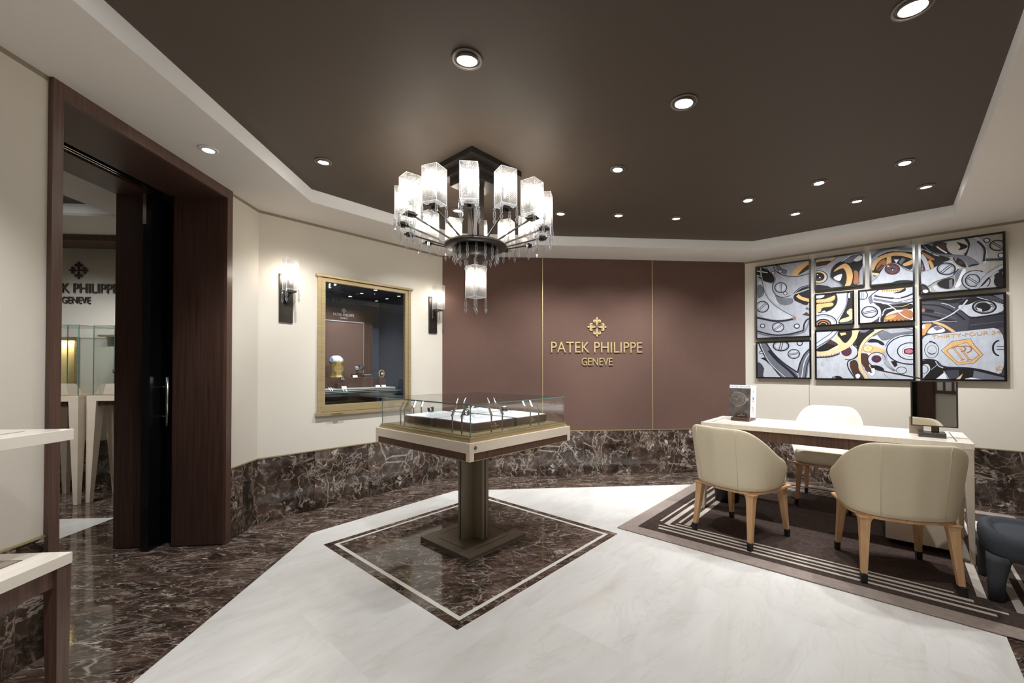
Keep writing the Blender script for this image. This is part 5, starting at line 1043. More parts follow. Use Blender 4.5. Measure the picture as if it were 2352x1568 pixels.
# ================================================================ PICTURES ON THE WALL
PC = dict(S=(.43, .455, .51), S2=(.31, .32, .36), M=(.13, .135, .165), M2=(.045, .045, .06), M3=(.028, .028, .038), D=(.012, .013, .028), K=(.010, .008, .008), W=(.62, .64, .70), N=(.30, .29, .27), N2=(.40, .39, .36), G=(.60, .37, .16), G2=(.52, .27, .10), L=(.62, .47, .26), O=(.30, .125, .05), B=(.055, .025, .016), P=(.075, .022, .045), P2=(.42, .14, .20))
AM = {k: pm('print ink '+k, v, .6, spec=.25, noise=(30, .10 if k in 'SS2NWM' else .06, (1, 1, .5))) for k, v in PC.items()}
def clip(poly, x0, x1, y0, y1):
    for ax, lim, sg in ((0, x0, 1), (0, x1, -1), (1, y0, 1), (1, y1, -1)):
        out = []
        for i in range(len(poly)):
            a, b = poly[i-1], poly[i]; ia, ib = (a[ax]-lim)*sg >= 0, (b[ax]-lim)*sg >= 0
            if ia != ib:
                k = (lim-a[ax])/(b[ax]-a[ax]); out.append((a[0]+(b[0]-a[0])*k, a[1]+(b[1]-a[1])*k))
            if ib: out.append(b)
        poly = out
        if len(poly) < 3: return []
    return poly
PLAB = {1: 'tall framed print at the upper left with large screws and a gold wheel edge', 2: 'small framed print at the lower left with two screw heads and a dark diagonal band',
 3: 'framed print with a curved gold toothed wheel and a gold-ringed jewel, top row', 4: 'framed print with a dark red jewel under an orange wheel, top row', 5: 'small squarish framed print with gold toothed band in a silver ring',
 6: 'framed print with one big slotted screw and copper gear teeth at its bottom', 7: 'wide framed print with pale toothed wheel and balance rim in the bottom middle', 8: 'framed print at the upper right with grey lever and three screws',
 9: 'largest framed print at the lower right with gold shield and engraved wording'}
def picture(n, bg, rect, data):
    x0, x1, z0, z1 = [v/1000 for v in rect]
    t = thing('framed_print', PLAB[n], 'picture', mat=WB @ Matrix.Translation(((x0+x1)/2, 0, (z0+z1)/2)), group='watch movement prints on the cream wall')
    hw, hh = (x1-x0)/2, (z1-z0)/2; fw_ = .017
    mb = MB(); mb.box(-hw, hw, -.050, -.018, hh-fw_, hh); mb.box(-hw, hw, -.050, -.018, -hh, -hh+fw_); mb.box(-hw, -hw+fw_, -.050, -.018, -hh+fw_, hh-fw_); mb.box(hw-fw_, hw, -.050, -.018, -hh+fw_, hh-fw_); mb.box(-hw+.03, hw-.03, -.02, 0, -hh+.03, hh-.03)
    mb.build('frame', 'black', t)
    keys = sorted(PC); cx, cz = (x0+x1)/2, (z0+z1)/2
    a = MB(); a.keep = 1; X0, X1, Z0, Z1 = -hw+fw_, hw-fw_, -hh+fw_, hh-fw_
    a.add([(X0, -.044, Z0), (X1, -.044, Z0), (X1, -.044, Z1), (X0, -.044, Z1)], [(0, 1, 2, 3)], keys.index(bg))
    lay = 0
    def face(pts, c):
        q = clip(pts, X0, X1, Z0, Z1)
        if len(q) < 3: return
        y = -.0441-lay*.00004
        if len(q) > 4:
            v = [Vector((p[0], p[1], 0)) for p in q]; a.add([(p[0], y, p[1]) for p in q], tessellate_polygon([v]), keys.index(c))
        else: a.add([(p[0], y, p[1]) for p in q], [tuple(range(len(q)))], keys.index(c))
    for ln in data.split('\n'):
        k, c, wd, ps = ln.split(','); nb = [int(v) for v in ps.split()]; pts = [(nb[i]/1000-cx, nb[i+1]/1000-cz) for i in range(0, len(nb), 2)]
        lay += 1
        if k == 'p':
            if 5 <= len(pts) <= 20:
                for _ in (0, 1): pts = [q for i in range(len(pts)) for q in ((pts[i-1][0]*.22+pts[i][0]*.78, pts[i-1][1]*.22+pts[i][1]*.78), (pts[(i+1) % len(pts)][0]*.22+pts[i][0]*.78, pts[(i+1) % len(pts)][1]*.22+pts[i][1]*.78))]
            face(pts, c)
        else:
            h = int(wd)/2000; prev = None; cl_ = pts[0] == pts[-1] and len(pts) > 3; L_, R_ = [], []
            m = len(pts)
            for i in range(m):
                p = pts[i-1] if i else (pts[-2] if cl_ else pts[0]); q = pts[i+1] if i < m-1 else (pts[1] if cl_ else pts[-1])
                dx, dz = q[0]-p[0], q[1]-p[1]; l = math.hypot(dx, dz) or 1
                L_.append((pts[i][0]-dz/l*h, pts[i][1]+dx/l*h)); R_.append((pts[i][0]+dz/l*h, pts[i][1]-dx/l*h))
            for i in range(m-1): face([L_[i], R_[i], R_[i+1], L_[i+1]], c)
    o = a.build('print', [AM[k] for k in keys], t)
    if n == 9:
        F = Matrix.Rotation(PI/2, 4, 'X')
        for s_, w_, h_, px_, pz, ang in (('THIRTY-FOUR 34', .455, .033, 1.9165, 1.580, .055), ('AD', .05, .038, 2.130, 1.265, .35)):
            text_part('lettering', s_, w_, h_, .0004, AM['G2'], o, Matrix.Translation((px_-cx, -.0483, pz-cz)) @ F @ Matrix.Rotation(ang, 4, 'Z'))
    return t
for n in ART: picture(n, *ART[n])
# ================================================================ DISPLAY TABLE
def rotz(a): return Matrix.Rotation(a, 4, 'Z')
RXZ = Matrix.Rotation(PI/2, 4, 'X')
# local x = right-rear direction (A), local y = left-rear direction; front corner is (-,-)
TX, TY = .485, .535
dt = thing('display_table', 'square brown and cream pedestal display table on the diamond inlay', 'display table', (-.259, 3.155, 0), PI/4)
mb = MB(); mb.box(-TX, TX, -TY, TY, .775, .835)
for sx in (-1, 1):
    for sy in (-1, 1): mb.box(min(sx*TX, sx*(TX-.034)), max(sx*TX, sx*(TX-.034)), min(sy*TY, sy*(TY-.034)), max(sy*TY, sy*(TY-.034)), .728, .776)
mb.build('table_top', 'cream', dt, bevel=.0015)
mb = MB(); mb.box(-TX+.034, TX-.034, -TY+.003, TY-.003, .734, .775); mb.box(-TX+.003, TX-.003, -TY+.034, TY-.034, .734, .775); mb.build('apron', 'walnut', dt)
mb = MB(); mb.box(-TX+.001, TX-.001, -TY+.001, TY-.001, .728, .732); mb.build('brass_edge', 'brass', dt)
mb = MB(); mb.box(-TX+.018, TX-.018, -TY+.018, TY-.018, .835, .849); mb.box(-TX+.024, TX-.024, -TY+.024, TY-.024, .849, .862); mb.box(-TX+.05, TX-.05, -TY+.05, TY-.05, .862, .866); mb.build('brass_tray', 'brass', dt, bevel=.001)
GX, GY, GZ0, GZ1, gt = TX-.032, TY-.032, .8622, 1.058, .008
mb = MB(); mb.box(-GX, GX, -GY, -GY+gt, GZ0, GZ1-gt); mb.box(-GX, GX, GY-gt, GY, GZ0, GZ1-gt); mb.box(-GX, -GX+gt, -GY+gt, GY-gt, GZ0, GZ1-gt); mb.box(GX-gt, GX, -GY+gt, GY-gt, GZ0, GZ1-gt); mb.box(-GX, GX, -GY, GY, GZ1-gt+.0004, GZ1)
gc = mb.build('glass_case', 'glassc', dt)
mb = MB()
for sx in (-1, 1):
    for sy in (-1, 1): x, y = sx*GX, sy*GY; mb.box(min(x, x-sx*.004), max(x, x-sx*.004), min(y, y-sy*.004)-.0004, max(y, y-sy*.004)+.0004, GZ0, GZ1)
e = .0006
mb.box(-GX-e, GX+e, -GY-e, -GY+.0015, GZ1-.0065, GZ1+e); mb.box(-GX-e, GX+e, GY-.0015, GY+e, GZ1-.0065, GZ1+e); mb.box(-GX-e, -GX+.0015, -GY, GY, GZ1-.0065, GZ1+e); mb.box(GX-.0015, GX+e, -GY, GY, GZ1-.0065, GZ1+e)
mb.build('glass_edge', 'glassg', gc)
mb = MB(); c_ = .095; h_ = .030
for sx in (-1, 1):
    mb.box(-c_-.03, c_+.03, sx*.0-.0, .0, .03, .031)
mb = MB(); mb.box(-.026, .026, -.125, .125, .032, .728); mb.box(-.125, .125, -.026, .026, .032, .728)
mb.build('column', 'taupe', dt, bevel=.002)
mb = MB()
for q in range(4):
    R = rotz(q*PI/2)
    mb.box(.1245, .1255, -.0055, .0055, .034, .727, 0, R)
mb.build('column_groove', 'groove', dt)
mb = MB(); mb.box(-.275, .275, -.275, .275, 0, .014); mb.box(-.268, .268, -.268, .268, .014, .018); mb.box(-.275, .275, -.275, .275, .018, .032); mb.build('base_plate', 'bronzet', dt, bevel=.001)
mb = MB()
for q in range(4): mb.box(-.15, .15, .2, .206, .0318, .0325, 0, rotz(q*PI/2))
mb.build('base_groove', 'groove', dt)
mb = MB(); T = Matrix.Translation((-TX+.043, -TY-.0005, .806)) @ RXZ @ rotz(0); emblem(mb, .014, .001, T); mb.build('emblem', 'gunm', dt)
# stem lights inside the case: local coordinates
def loc(wx, wy):
    v = rotz(-PI/4) @ Vector((wx+.259, wy-3.155, 0)); return v.x, v.y
STEM = [(-.754, 3.113, 0), (-.711, 3.085, 0), (-.341, 2.681, 0), (-.284, 2.605, 0), (-.105, 2.658, 1), (-.037, 2.726, 1), (.163, 2.911, 1), (.229, 2.971, 1),
        (-.50, 3.42, 2), (-.44, 3.49, 2), (-.20, 3.73, 2), (-.14, 3.78, 2), (.02, 3.64, 3), (.07, 3.57, 3), (.27, 3.30, 3), (.31, 3.24, 3)]
SL = ['by the left corner', 'by the left corner', 'by the front corner, left side', 'nearest the front glass corner', 'by the front corner, right side', 'front right row', 'by the right corner', 'nearest the right glass corner', 'in the rear left row', 'in the rear left row', 'at the far corner', 'at the far corner', 'in the rear right row', 'in the rear right row', 'in the rear right row', 'rear row by the right corner']
for i, (x, y, side) in enumerate(STEM):
    lx, ly = loc(x, y); rz = PI/4+{0: PI/2, 1: PI, 2: 0+0, 3: PI*1.5}[side]
    # side 0 = left-front edge (faces +x), 1 = right-front edge (faces +y)
    inward = {0: (1, 0), 1: (0, 1), 2: (0, -1), 3: (-1, 0)}[side]
    lx = max(-.41, min(.41, lx)); ly = max(-.45, min(.45, ly))
    if side == 0: lx = -.41
    if side == 1: ly = -.455
    if side == 2: ly = .455
    if side == 3: lx = .41
    if i >= 8: lx, ly = [(-.22, .455), (-.15, .455), (.19, .455), (.27, .455), (.41, .27), (.41, .19), (.41, -.14), (.41, -.22)][i-8]
    p = Matrix.Translation((-.259, 3.155, 0)) @ rotz(PI/4) @ Vector((lx, ly, .8662))
    t = thing('stem_light', 'slim bent spotlight stem in the glass case, '+SL[i], 'spotlight', p, PI/4, 'slim spotlight stems inside the glass case')
    ix, iy = inward; mb = MB(); mb.tube([(0, 0, 0), (0, 0, .105)], .0048, sq=True); mb.build('stem', 'bronzet', t)
    mb = MB(); mb.tube([(-ix*.004, -iy*.004, .104), (ix*.026, iy*.026, .158)], .0075, sq=True); mb.build('head', 'bronzet', t)
    mb = MB(); px, py = -iy, ix
    mb.add([(ix*.0035+px*.004, iy*.0035+py*.004, .1055), (ix*.0035-px*.004, iy*.0035-py*.004, .1055), (ix*.0300-px*.004, iy*.0300-py*.004, .153), (ix*.0300+px*.004, iy*.0300+py*.004, .153)], [(0, 1, 2, 3)]); mb.build('led_strip', 'minil', t)
def watch(name, label, parent_m, strap='strapb', case='watchs', r=.019, group=None):
    """wristwatch wrapped on a low cushion, lying on its origin, dial up and tilted"""
    t = thing(name, label, 'watch', mat=parent_m, group=group)
    mb = MB(); mb.lathe([(.001, 0), (r*.92, 0), (r, .003), (r, .008), (r*.88, .0105), (r*.8, .0105)], 24, 0, Matrix.Translation((0, 0, .030))); mb.tube([(r, 0, .035), (r+.005, 0, .035)], .003, 6); mb.build('case', case, t)
    mb = MB(); mb.lathe([(.001, .0395), (r*.82, .0395), (r*.82, .040), (.001, .040)], 20, smooth=False); mb.box(-.0006, .0006, 0, r*.6, .0401, .0406); mb.box(0, r*.45, -.0006, .0006, .0401, .0406); mb.build('dial', 'dial', t)
    mb = MB(); pr = [(.0, r*.7, .034), (.0, r*1.15, .030), (.0, r*1.35, .018), (0, r*1.1, .004), (0, r*.6, .001)]
    for sg in (1, -1):
        P = [(0, y*sg, z) for _, y, z in pr]; P = P if sg > 0 else P
        rings = [[(-r*.55, y, z), (r*.55, y, z), (r*.55, y+.001*sg, z+.003), (-r*.55, y+.001*sg, z+.003)] for _, y, z in P]; mb.loft(rings, smooth=True)
    mb.build('strap', strap, t); return t
# walnut display boxes: world corners from the photograph's table, in table axes
BOX = [(-.29, .115, .235, .29, 'wide walnut watch box at the left of the case with white top', 0), (-.29, -.285, .34, .34, 'walnut watch box at the front corner of the case', 1), (.10, -.30, .24, .34, 'walnut watch box at the right of the case', 1), (.08, .10, .28, .27, 'walnut watch box at the rear of the case', 0)]
boxes = [(-.315, .30, -.40, -.025), ]
def wbox(x0, x1, y0, y1, label, letter):
    c = Matrix.Translation((-.259, 3.155, .8662)) @ rotz(PI/4) @ Matrix.Translation(((x0+x1)/2, (y0+y1)/2, 0))
    t = thing('watch_box', label, 'display box', mat=c, group='walnut watch display boxes in the glass case'); hx, hy = (x1-x0)/2, (y1-y0)/2
    mb = MB(); mb.box(-hx, hx, -hy, hy, .008, .058); mb.build('body', 'walnutx', t, bevel=.002)
    mb = MB(); mb.box(-hx+.01, hx-.01, -hy+.01, hy-.01, 0, .008); mb.build('plinth', 'brass', t)
    mb = MB(); mb.box(-hx+.008, hx-.008, -hy+.008, hy-.008, .058, .064); mb.build('tray', 'white', t, bevel=.002)
    if letter:
        text_part('lettering', 'PATEK PHILIPPE', .058, .0065, .0006, 'signg', t, Matrix.Translation((0, -hy-.0006, .028)) @ RXZ); text_part('lettering', 'GENEVE', .022, .0045, .0006, 'signg', t, Matrix.Translation((0, -hy-.0006, .018)) @ RXZ)
        mb = MB(); emblem(mb, .0075, .0006, Matrix.Translation((0, -hy-.0006, .042)) @ RXZ); mb.build('emblem', 'signg', t)
    for k, (dx, dy, h) in enumerate(((-.3*hx, .1*hy, .018), (.35*hx, .25*hy, .012))):
        mb = MB(); pts = [(-.038, -.030), (.038, -.030), (.034, .030), (-.034, .030)]
        mb.loft([[(x, y, .064) for x, y in pts], [(x*.75, y*.7+.006, .064+h) for x, y in pts]]); mb.build('cushion', 'white', t, bevel=.004).location = (dx, dy, 0)
    return c
wl = ['steel watch on the left walnut box in the glass case', 'steel watch on the front walnut box in the glass case', 'steel watch on the right walnut box in the glass case', 'steel watch with blue strap on the rear walnut box']
for i, (a, lb) in enumerate((((-.35, .005, .03, .37), 'walnut box at the left corner of the glass case, white padded top'), ((-.335, .02, -.40, .015), 'walnut box at the front corner of the glass case, gold lettering'), ((.045, .37, -.40, .015), 'walnut box at the right corner of the glass case, gold lettering'), ((.045, .37, .04, .36), 'walnut box at the far corner of the glass case'))):
    if a[0] > a[1]: a = (a[1], a[0], a[2], a[3])
    c = wbox(*a, lb, i in (1, 2))
    hx, hy = (a[1]-a[0])/2, (a[3]-a[2])/2
    watch('wristwatch', wl[i], c @ Matrix.Translation((-.3*hx, .1*hy+.004, .083)) @ rotz(PI/2 if i == 3 else 0), 'strapb' if i != 3 else 'clockb', group=None)
# ================================================================ DESK, CHAIRS, RUG, STOOL
q0 = Vector((.859, 3.26, 0))
RW, RL = 2.38, 2.468
rg = thing('rug', 'dark brown rug with beige stripes and taupe border under the desk', 'rug', q0, -PI/4)   # local x = along the desk (B), y = to the rear wall (A)
mb = MB(); mb.box(0, RL, 0, RW, .0026, .010, 0); o = mb.build('border', 'rugt', rg, bevel=.003)
bw = .118
mb = MB(); mb.box(bw, RL-bw, bw, RW-bw, .004, .0112); mb.build('field', 'rugd', rg)
mb = MB()
def stripe(x0, x1, y0, y1): mb.box(x0, x1, y0, y1, .006, .0122)
FR = [(.180, .204), (.240, .258), (.290, .318), (.350, .366)]     # offsets of the four stripes from the edge
for i, (a, b) in enumerate(FR):
    sh = [.10, .06, .16, .22][i]
    stripe(.200+sh*.6, RL-.26-sh*1.2, a, b)
    stripe(.24+sh*.5, RL-.30-sh*.3, RW-b, RW-a)
for i, (a, b) in enumerate([(.203, .222), (.258, .296), (.336, .356), (.392, .432)]):
    y0 = [.34, .30, .40, .385][i]; stripe(a, b, y0, RW-.42+.04*i); stripe(RL-b, RL-a, y0, RW-.42+.04*i)
mb.build('stripes', 'rugl', rg)
# desk: local x along the desk from its left end, y to the rear
DK = Matrix.Translation((2.3475, 3.025, 0)) @ rotz(-PI/4)
dk = thing('desk', 'long cream topped consultation desk with dark wood apron and tapered legs', 'desk', mat=DK)
HX, HY = .868, .0
mb = MB(); mb.box(-.868, .868, 0, .62, .745, .785); mb.build('desk_top', 'creamt', dk, bevel=.002)
mb = MB(); mb.box(-.868+.075, -.868+.081, .05, .57, .7846, .7855); mb.box(.868-.081, .868-.075, .05, .57, .7846, .7855); mb.box(-.793, .793, .048, .0495, .7846, .7852); mb.box(-.793, .793, .5705, .572, .7846, .7852); mb.box(.35, .3515, .05, .57, .7846, .7852); mb.build('inlay', 'seam', dk)
mb = MB(); mb.box(-.80, .80, .022, .045, .662, .745); mb.box(-.80, .80, .575, .598, .662, .745); mb.box(-.84, -.80, .022, .598, .70, .745); mb.box(.80, .84, .022, .598, .70, .745); mb.build('apron', 'walnut', dk)
for sx in (-1, 1):
    for sy in (0, 1):
        mb = MB(); rings = []
        for z, wx, wy in ((.0125, .045, .045), (.55, .10, .075), (.745, .13, .085)):
            x0 = sx*.866; y0 = .004 if sy == 0 else .616; x1 = x0-sx*wx*.45; y1 = y0+(wy*1.25 if sy == 0 else -wy*1.25)
            rings.append([(x0, y0, z), (x1, y0, z), (x1, y1, z), (x0, y1, z)])
        mb.loft(rings); mb.build('leg', 'cream', dk, bevel=.0015)
ped = thing('drawer_pedestal', 'low cream drawer pedestal under the right half of the desk', 'drawer unit', mat=DK @ Matrix.Translation((.42, .085, 0)))
mb = MB(); mb.box(0, .38, 0, .48, .05, .60); mb.build('body', 'cream', ped, bevel=.002)
for z in (.07, .25, .43): mb = MB(); mb.box(.01, .37, .48, .492, z, z+.16); d_ = mb.build('drawer', 'creamt', ped, bevel=.001); mb = MB(); mb.box(.13, .25, .492, .502, z+.12, z+.13); mb.build('handle', 'gunm', d_)
for x in (.04, .34):
    for y in (.05, .43): mb = MB(); mb.lathe([(.02, .0125), (.02, .05)], 12); mb.build('caster', 'rubber', ped).location = (x, y, 0)
tb = thing('waste_bin', 'black round waste bin under the left end of the desk', 'bin', (2.075, 3.82, .0115))
mb = MB(); mb.lathe([(.001, 0), (.105, 0), (.125, .33), (.118, .33), (.10, .01), (.001, .01)], 32); mb.build('body', 'rubber', tb)
mb = MB(); mb.lathe([(.126, .325), (.130, .33), (.126, .337), (.116, .335), (.118, .325)], 32); mb.build('rim', 'gunm', tb)
# tub chair
def shell_curve(a, yb, yf, r, n=9):
    pts = [(a, yf)]
    for i in range(1, 5): pts.append((a, yf+(yb+r-yf)*i/4))
    for i in range(1, n+1):
        t = i/n*PI/2; pts.append((a-r+r*math.cos(t), yb+r-r*math.sin(t)*1.0))
    for i in range(1, 3): pts.append(((a-r)*(1-i/3), yb-.012*math.sin(i/3*PI/2)))
    half = pts; return half+[(0, yb-.014)]+[(-x, y) for x, y in reversed(half)]
def make_chair(label, mat='leather', th=.83, group='cream leather tub chairs at the desk'):
    t = thing('tub_chair', label, 'chair', (0, 0, 0), 0, group)
    lo = shell_curve(.272, -.262, .135, .19); hi = shell_curve(.318, -.318, .10, .24); n = len(lo)
    dist = [0]
    for i in range(1, n): dist.append(dist[-1]+math.hypot(hi[i][0]-hi[i-1][0], hi[i][1]-hi[i-1][1]))
    tot = dist[-1]; rings = []
    for i in range(n):
        s_ = min(dist[i], tot-dist[i])/(tot/2)      # 0 at arm front, 1 at back centre
        k = min(1, s_/.72); k = k*k*(3-2*k); top = .60+(th-.60)*k
        if s_ < .07: top -= .07*(1-s_/.07)**2
        bot = .392+(.05*(1-s_/.10)**2 if s_ < .10 else 0)
        p, q = Vector((*lo[i], 0)), Vector((*hi[i], 0))
        j0, j1 = max(i-1, 0), min(i+1, n-1); tg = Vector((hi[j1][0]-hi[j0][0], hi[j1][1]-hi[j0][1], 0)).normalized(); nn = Vector((-tg.y, tg.x, 0))   # inward?
        if nn.dot(Vector((0, -.02, 0))-q) < 0: nn = -nn
        def P(f, off, z=None):
            v = p.lerp(q, f)+nn*off; return (v.x, v.y, bot+(top-bot)*f if z is None else z)
        W_ = .042
        rings.append([P(0, .004, bot-.0), P(.03, 0), P(.35, 0), P(.7, 0), P(.93, 0), P(.985, .004), P(1, W_*.3), P(1, W_*.7), P(.985, W_-.004), P(.9, W_), P(.6, W_), P(.3, W_), P(.04, W_), P(0, W_-.004, bot)])
    mb = MB(); mb.loft(rings, smooth=True); o = mb.build('back_shell', mat, t, sub=1)
    for sx in (-1, 1):
        i = int(n/2-5*sx)
        p, q = Vector((*lo[i], .40)), Vector((*hi[i], 0)); s_ = min(dist[i], tot-dist[i])/(tot/2); k = min(1, s_/.72); k = k*k*(3-2*k); q.z = (.60+(th-.60)*k)-.005
        mb = MB(); d_ = Vector((p.x, p.y+.05, 0)).normalized()*.0006
        mb.tube([p+d_, p.lerp(q, .5)+d_, q+d_], .0012, 6); mb.build('seam', 'leather', t)
    sp = []
    for i in range(28):
        a_ = 2*PI*i/28; c, s_ = math.cos(a_), math.sin(a_); e = .55
        sp.append((math.copysign(abs(c)**e, c)*.262, .028+math.copysign(abs(s_)**e, s_)*.262))
    mb = MB(); rr = [(.90, .395), (.985, .402), (1, .43), (1, .475), (.985, .497), (.93, .508), (.6, .513), (.02, .515)]
    mb.loft([[(x*k, (y-.02)*k+.02, z) for x, y in sp] for k, z in rr], smooth=True); mb.build('seat', mat, t)
    rl_ = shell_curve(.262, -.252, .235, .18); rings = []
    mb = MB(); m = len(rl_)
    outl = rl_+[(-.20, .262), (.20, .262)]
    mb.loft([[(x*.94, y*.94, .370) for x, y in outl], [(x, y, .376) for x, y in outl], [(x, y, .390) for x, y in outl], [(x*.97, y*.97, .394) for x, y in outl]]); mb.build('rail', 'oak', t)
    for sx in (-1, 1):
        for sy in (-1, 1):
            mb = MB(); rings = []
            fx, fy = .228*sx, (.238 if sy > 0 else -.24); tx, ty = .207*sx, (.20 if sy > 0 else -.188)
            for z, w_ in ((.052, .0155), (.20, .020), (.31, .0245), (.345, .027), (.362, .031), (.376, .038)):
                k = z/.36; cx, cy = fx+(tx-fx)*k, fy+(ty-fy)*k
                R = rotz(PI/4*0); rings.append([(cx-w_, cy-w_, z), (cx+w_, cy-w_, z), (cx+w_, cy+w_, z), (cx-w_, cy+w_, z)])
            mb.loft(rings); lg = mb.build('leg', 'oak', t, bevel=.004)
            mb = MB(); mb.loft([[(fx+dx*w_, fy+dy*w_, z) for dx, dy in ((-1, -1), (1, -1), (1, 1), (-1, 1))] for z, w_ in ((0, .0145), (.052, .0165))]); mb.build('foot_cap', 'rubber', lg, bevel=.002)
    return t
chA = make_chair('cream leather tub chair seen from behind at the left of the desk front')
chB = copy_tree(chA); chC = make_chair('ivory leather tub chair behind the desk facing the room', 'leatherl', .885)
def place(o, x, y, fx, fy, z=.0125): o.location = (x, y, z); o.rotation_euler = (0, 0, math.atan2(fy, fx)-PI/2)
place(chA, 1.764, 3.058, .425, .219); place(chB, 2.385, 2.41, .198, .434); chB['label'] = 'nearest cream leather tub chair with its back to the viewer, right of the desk front'
place(chC, 2.96, 3.66, -.72, -.69); chC.scale = (.88, 1, 1)
# stool
st = thing('stool', 'charcoal upholstered low stool at the right edge beside the desk', 'stool', mat=Matrix.Translation((2.915, 2.025, .0125)) @ rotz(-PI/4) @ Matrix.Diagonal((1, 1, .94, 1)))
def rsq(a, b, n=28, e=.5):
    out = []
    for i in range(n):
        t_ = 2*PI*i/n; c, s_ = math.cos(t_), math.sin(t_); out.append((math.copysign(abs(c)**e, c)*a, math.copysign(abs(s_)**e, s_)*b))
    return out
mb = MB(); P = rsq(.26, .235); rr = [(.80, .235), (.96, .245), (1, .28), (1, .335), (.97, .372), (.90, .385), (.82, .375), (.78, .352), (.74, .345)]
mb.loft([[(x*k, y*k, z) for x, y in P] for k, z in rr], smooth=True); mb.build('body', 'grey', st)
mb = MB(); P = rsq(.198, .175); mb.loft([[(x*k, y*k, z) for x, y in P] for k, z in ((1, .335), (1.0, .352), (.95, .362), (.5, .366), (.02, .367))], smooth=True); mb.build('seat_cushion', 'grey', st)
for sx in (-1, 1):
    for sy in (-1, 1):
        mb = MB(); P = rsq(.038, .038, 16, .7)
        mb.loft([[(x*k+sx*(.205+o_), y*k+sy*(.17+o_), z) for x, y in P] for k, z, o_ in ((.80, 0, .012), (.95, .12, .008), (1.25, .22, .0), (1.5, .26, -.01))], smooth=True); mb.build('leg', 'grey', st)
# ---------------------------------------------------------------- things on the desk (top at .785)
ZD = .7852
cs = thing('brochure_stand', 'dark wood stand with gold lettering at the left end of the desk', 'stand', (2.052, 3.703, ZD), -PI/4)
mb = MB(); mb.box(0, .158, 0, .235, .0, .0145); mb.box(.003, .155, .003, .232, .0145, .018); mb.box(0, .158, 0, .235, .018, .031); mb.build('base', 'walnutx', cs, bevel=.001)
mb = MB(); mb.box(.03, .128, .045, .053, .031, .070); f_ = mb.build('front_plate', 'walnutx', cs)
text_part('lettering', 'PATEK PHILIPPE', .066, .007, .0006, 'signg', f_, Matrix.Translation((.079, .0445, .047)) @ RXZ); mb = MB(); emblem(mb, .007, .0006, Matrix.Translation((.079, .0446, .060)) @ RXZ); mb.build('emblem', 'signg', f_)
def leaf(name, label, cat, x0, x1, h, y, tilt, mat):
    t = thing(name, label, cat, mat=Matrix.Translation((2.052, 3.703, ZD+.0315)) @ rotz(-PI/4) @ Matrix.Translation((0, y, 0)) @ Matrix.Rotation(-tilt, 4, 'X'))
    return t
t = leaf('brochure', 'front brochure with a brown watch cover on the desk stand', 'brochure', 0, 0, 0, .062, .13, None)
mb = MB(); mb.box(-.035, .158, 0, .006, 0, .298); mb.build('pages', 'paper', t)
mb = MB(); mb.box(-.035, .150, -.0012, -.0002, .0, .268); cv = mb.build('cover_print', 'darkp', t)
Fm = Matrix.Translation((.030, -.0015, .165)) @ RXZ
def ringm(mb, r0, r1, d, T, n=32, a0=0, a1=2*PI):
    v = []; f = []
    for i in range(n+1):
        a_ = a0+(a1-a0)*i/n
        for r in (r0, r1): v.append((r*math.cos(a_), r*math.sin(a_), d))
    for i in range(n): f.append((2*i, 2*i+1, 2*i+3, 2*i+2))
    mb.add(v, f, 0, T)
mb = MB(); mb.keep = 1; Tm = Fm @ Matrix.Diagonal((1, .8, 1, 1))
ringm(mb, .062, .066, .0006, Tm, 32, -2.0, 2.4); ringm(mb, .078, .086, .0006, Tm, 32, -1.7, 1.9); ringm(mb, .044, .046, .0006, Tm, 32, -2.2, 2.6)
for i in range(24):
    a_ = i*2*PI/24; 
    if math.cos(a_)*.052 < -.055: continue
    mb.box(-.0012, .0012, .050, .058, .0004, .0006, 0, Tm @ rotz(a_))
mb.box(-.0015, .0015, -.01, .048, .0006, .0008, 0, Tm @ rotz(-.75)); mb.box(-.0018, .0018, -.008, .034, .0006, .0008, 0, Tm @ rotz(1.1)); mb.box(-.001, .001, 0, .03, .0006, .0008, 0, Tm @ rotz(3.0)); mb.box(.085, .104, -.012, .012, .0004, .0006, 0, Fm)
mb.build('watch_picture', 'greyp', cv)
text_part('lettering', 'PATEK PHILIPPE', .176, .018, .0004, 'blue', t, Matrix.Translation((.060, -.0006, .283)) @ RXZ)
text_part('lettering', '2023', .036, .009, .0004, 'greyp', cv, Matrix.Translation((.122, -.0015, .052)) @ RXZ)
t = leaf('brochure', 'rear white brochure with blue picture strip on the desk stand', 'brochure', 0, 0, 0, .085, .13, None)
mb = MB(); mb.box(-.012, .190, 0, .006, 0, .295); mb.build('pages', 'paper', t); mb = MB(); mb.box(.163, .175, -.001, -.0002, .02, .245); mb.build('picture_strip', 'clockb', t)
# mirror
mr = thing('desk_mirror', 'square framed tilting mirror on a bronze stand at the right end of the desk', 'mirror', (2.975, 2.690, ZD), -PI/4)
mb = MB(); mb.box(-.075, .068, -.055, .10, 0, .0145); mb.box(-.072, .065, -.052, .097, .0145, .0175); mb.box(-.075, .068, -.055, .10, .0175, .032); mb.build('base', 'gunm', mr, bevel=.001)
mb = MB(); mb.box(-.005, .036, .012, .022, .031, .30); mb.build('post', 'gunm', mr)
T = Matrix.Translation((.008, -.004, .072)) @ Matrix.Rotation(-.0, 4, 'X')
mb = MB(); mb.box(-.122, .122, -.006, .010, 0, .007, 0, T); mb.box(-.122, .122, -.006, .010, .314, .321, 0, T); mb.box(-.122, -.113, -.006, .010, .007, .314, 0, T); mb.box(.113, .122, -.006, .010, .007, .314, 0, T); mb.box(-.12, .12, .004, .009, .002, .32, 0, T); fr_ = mb.build('frame', 'gunm', mr)
mb = MB(); mb.box(-.113, .113, -.002, .0035, .007, .314, 0, T); mb.build('mirror_glass', 'mirror', mr)
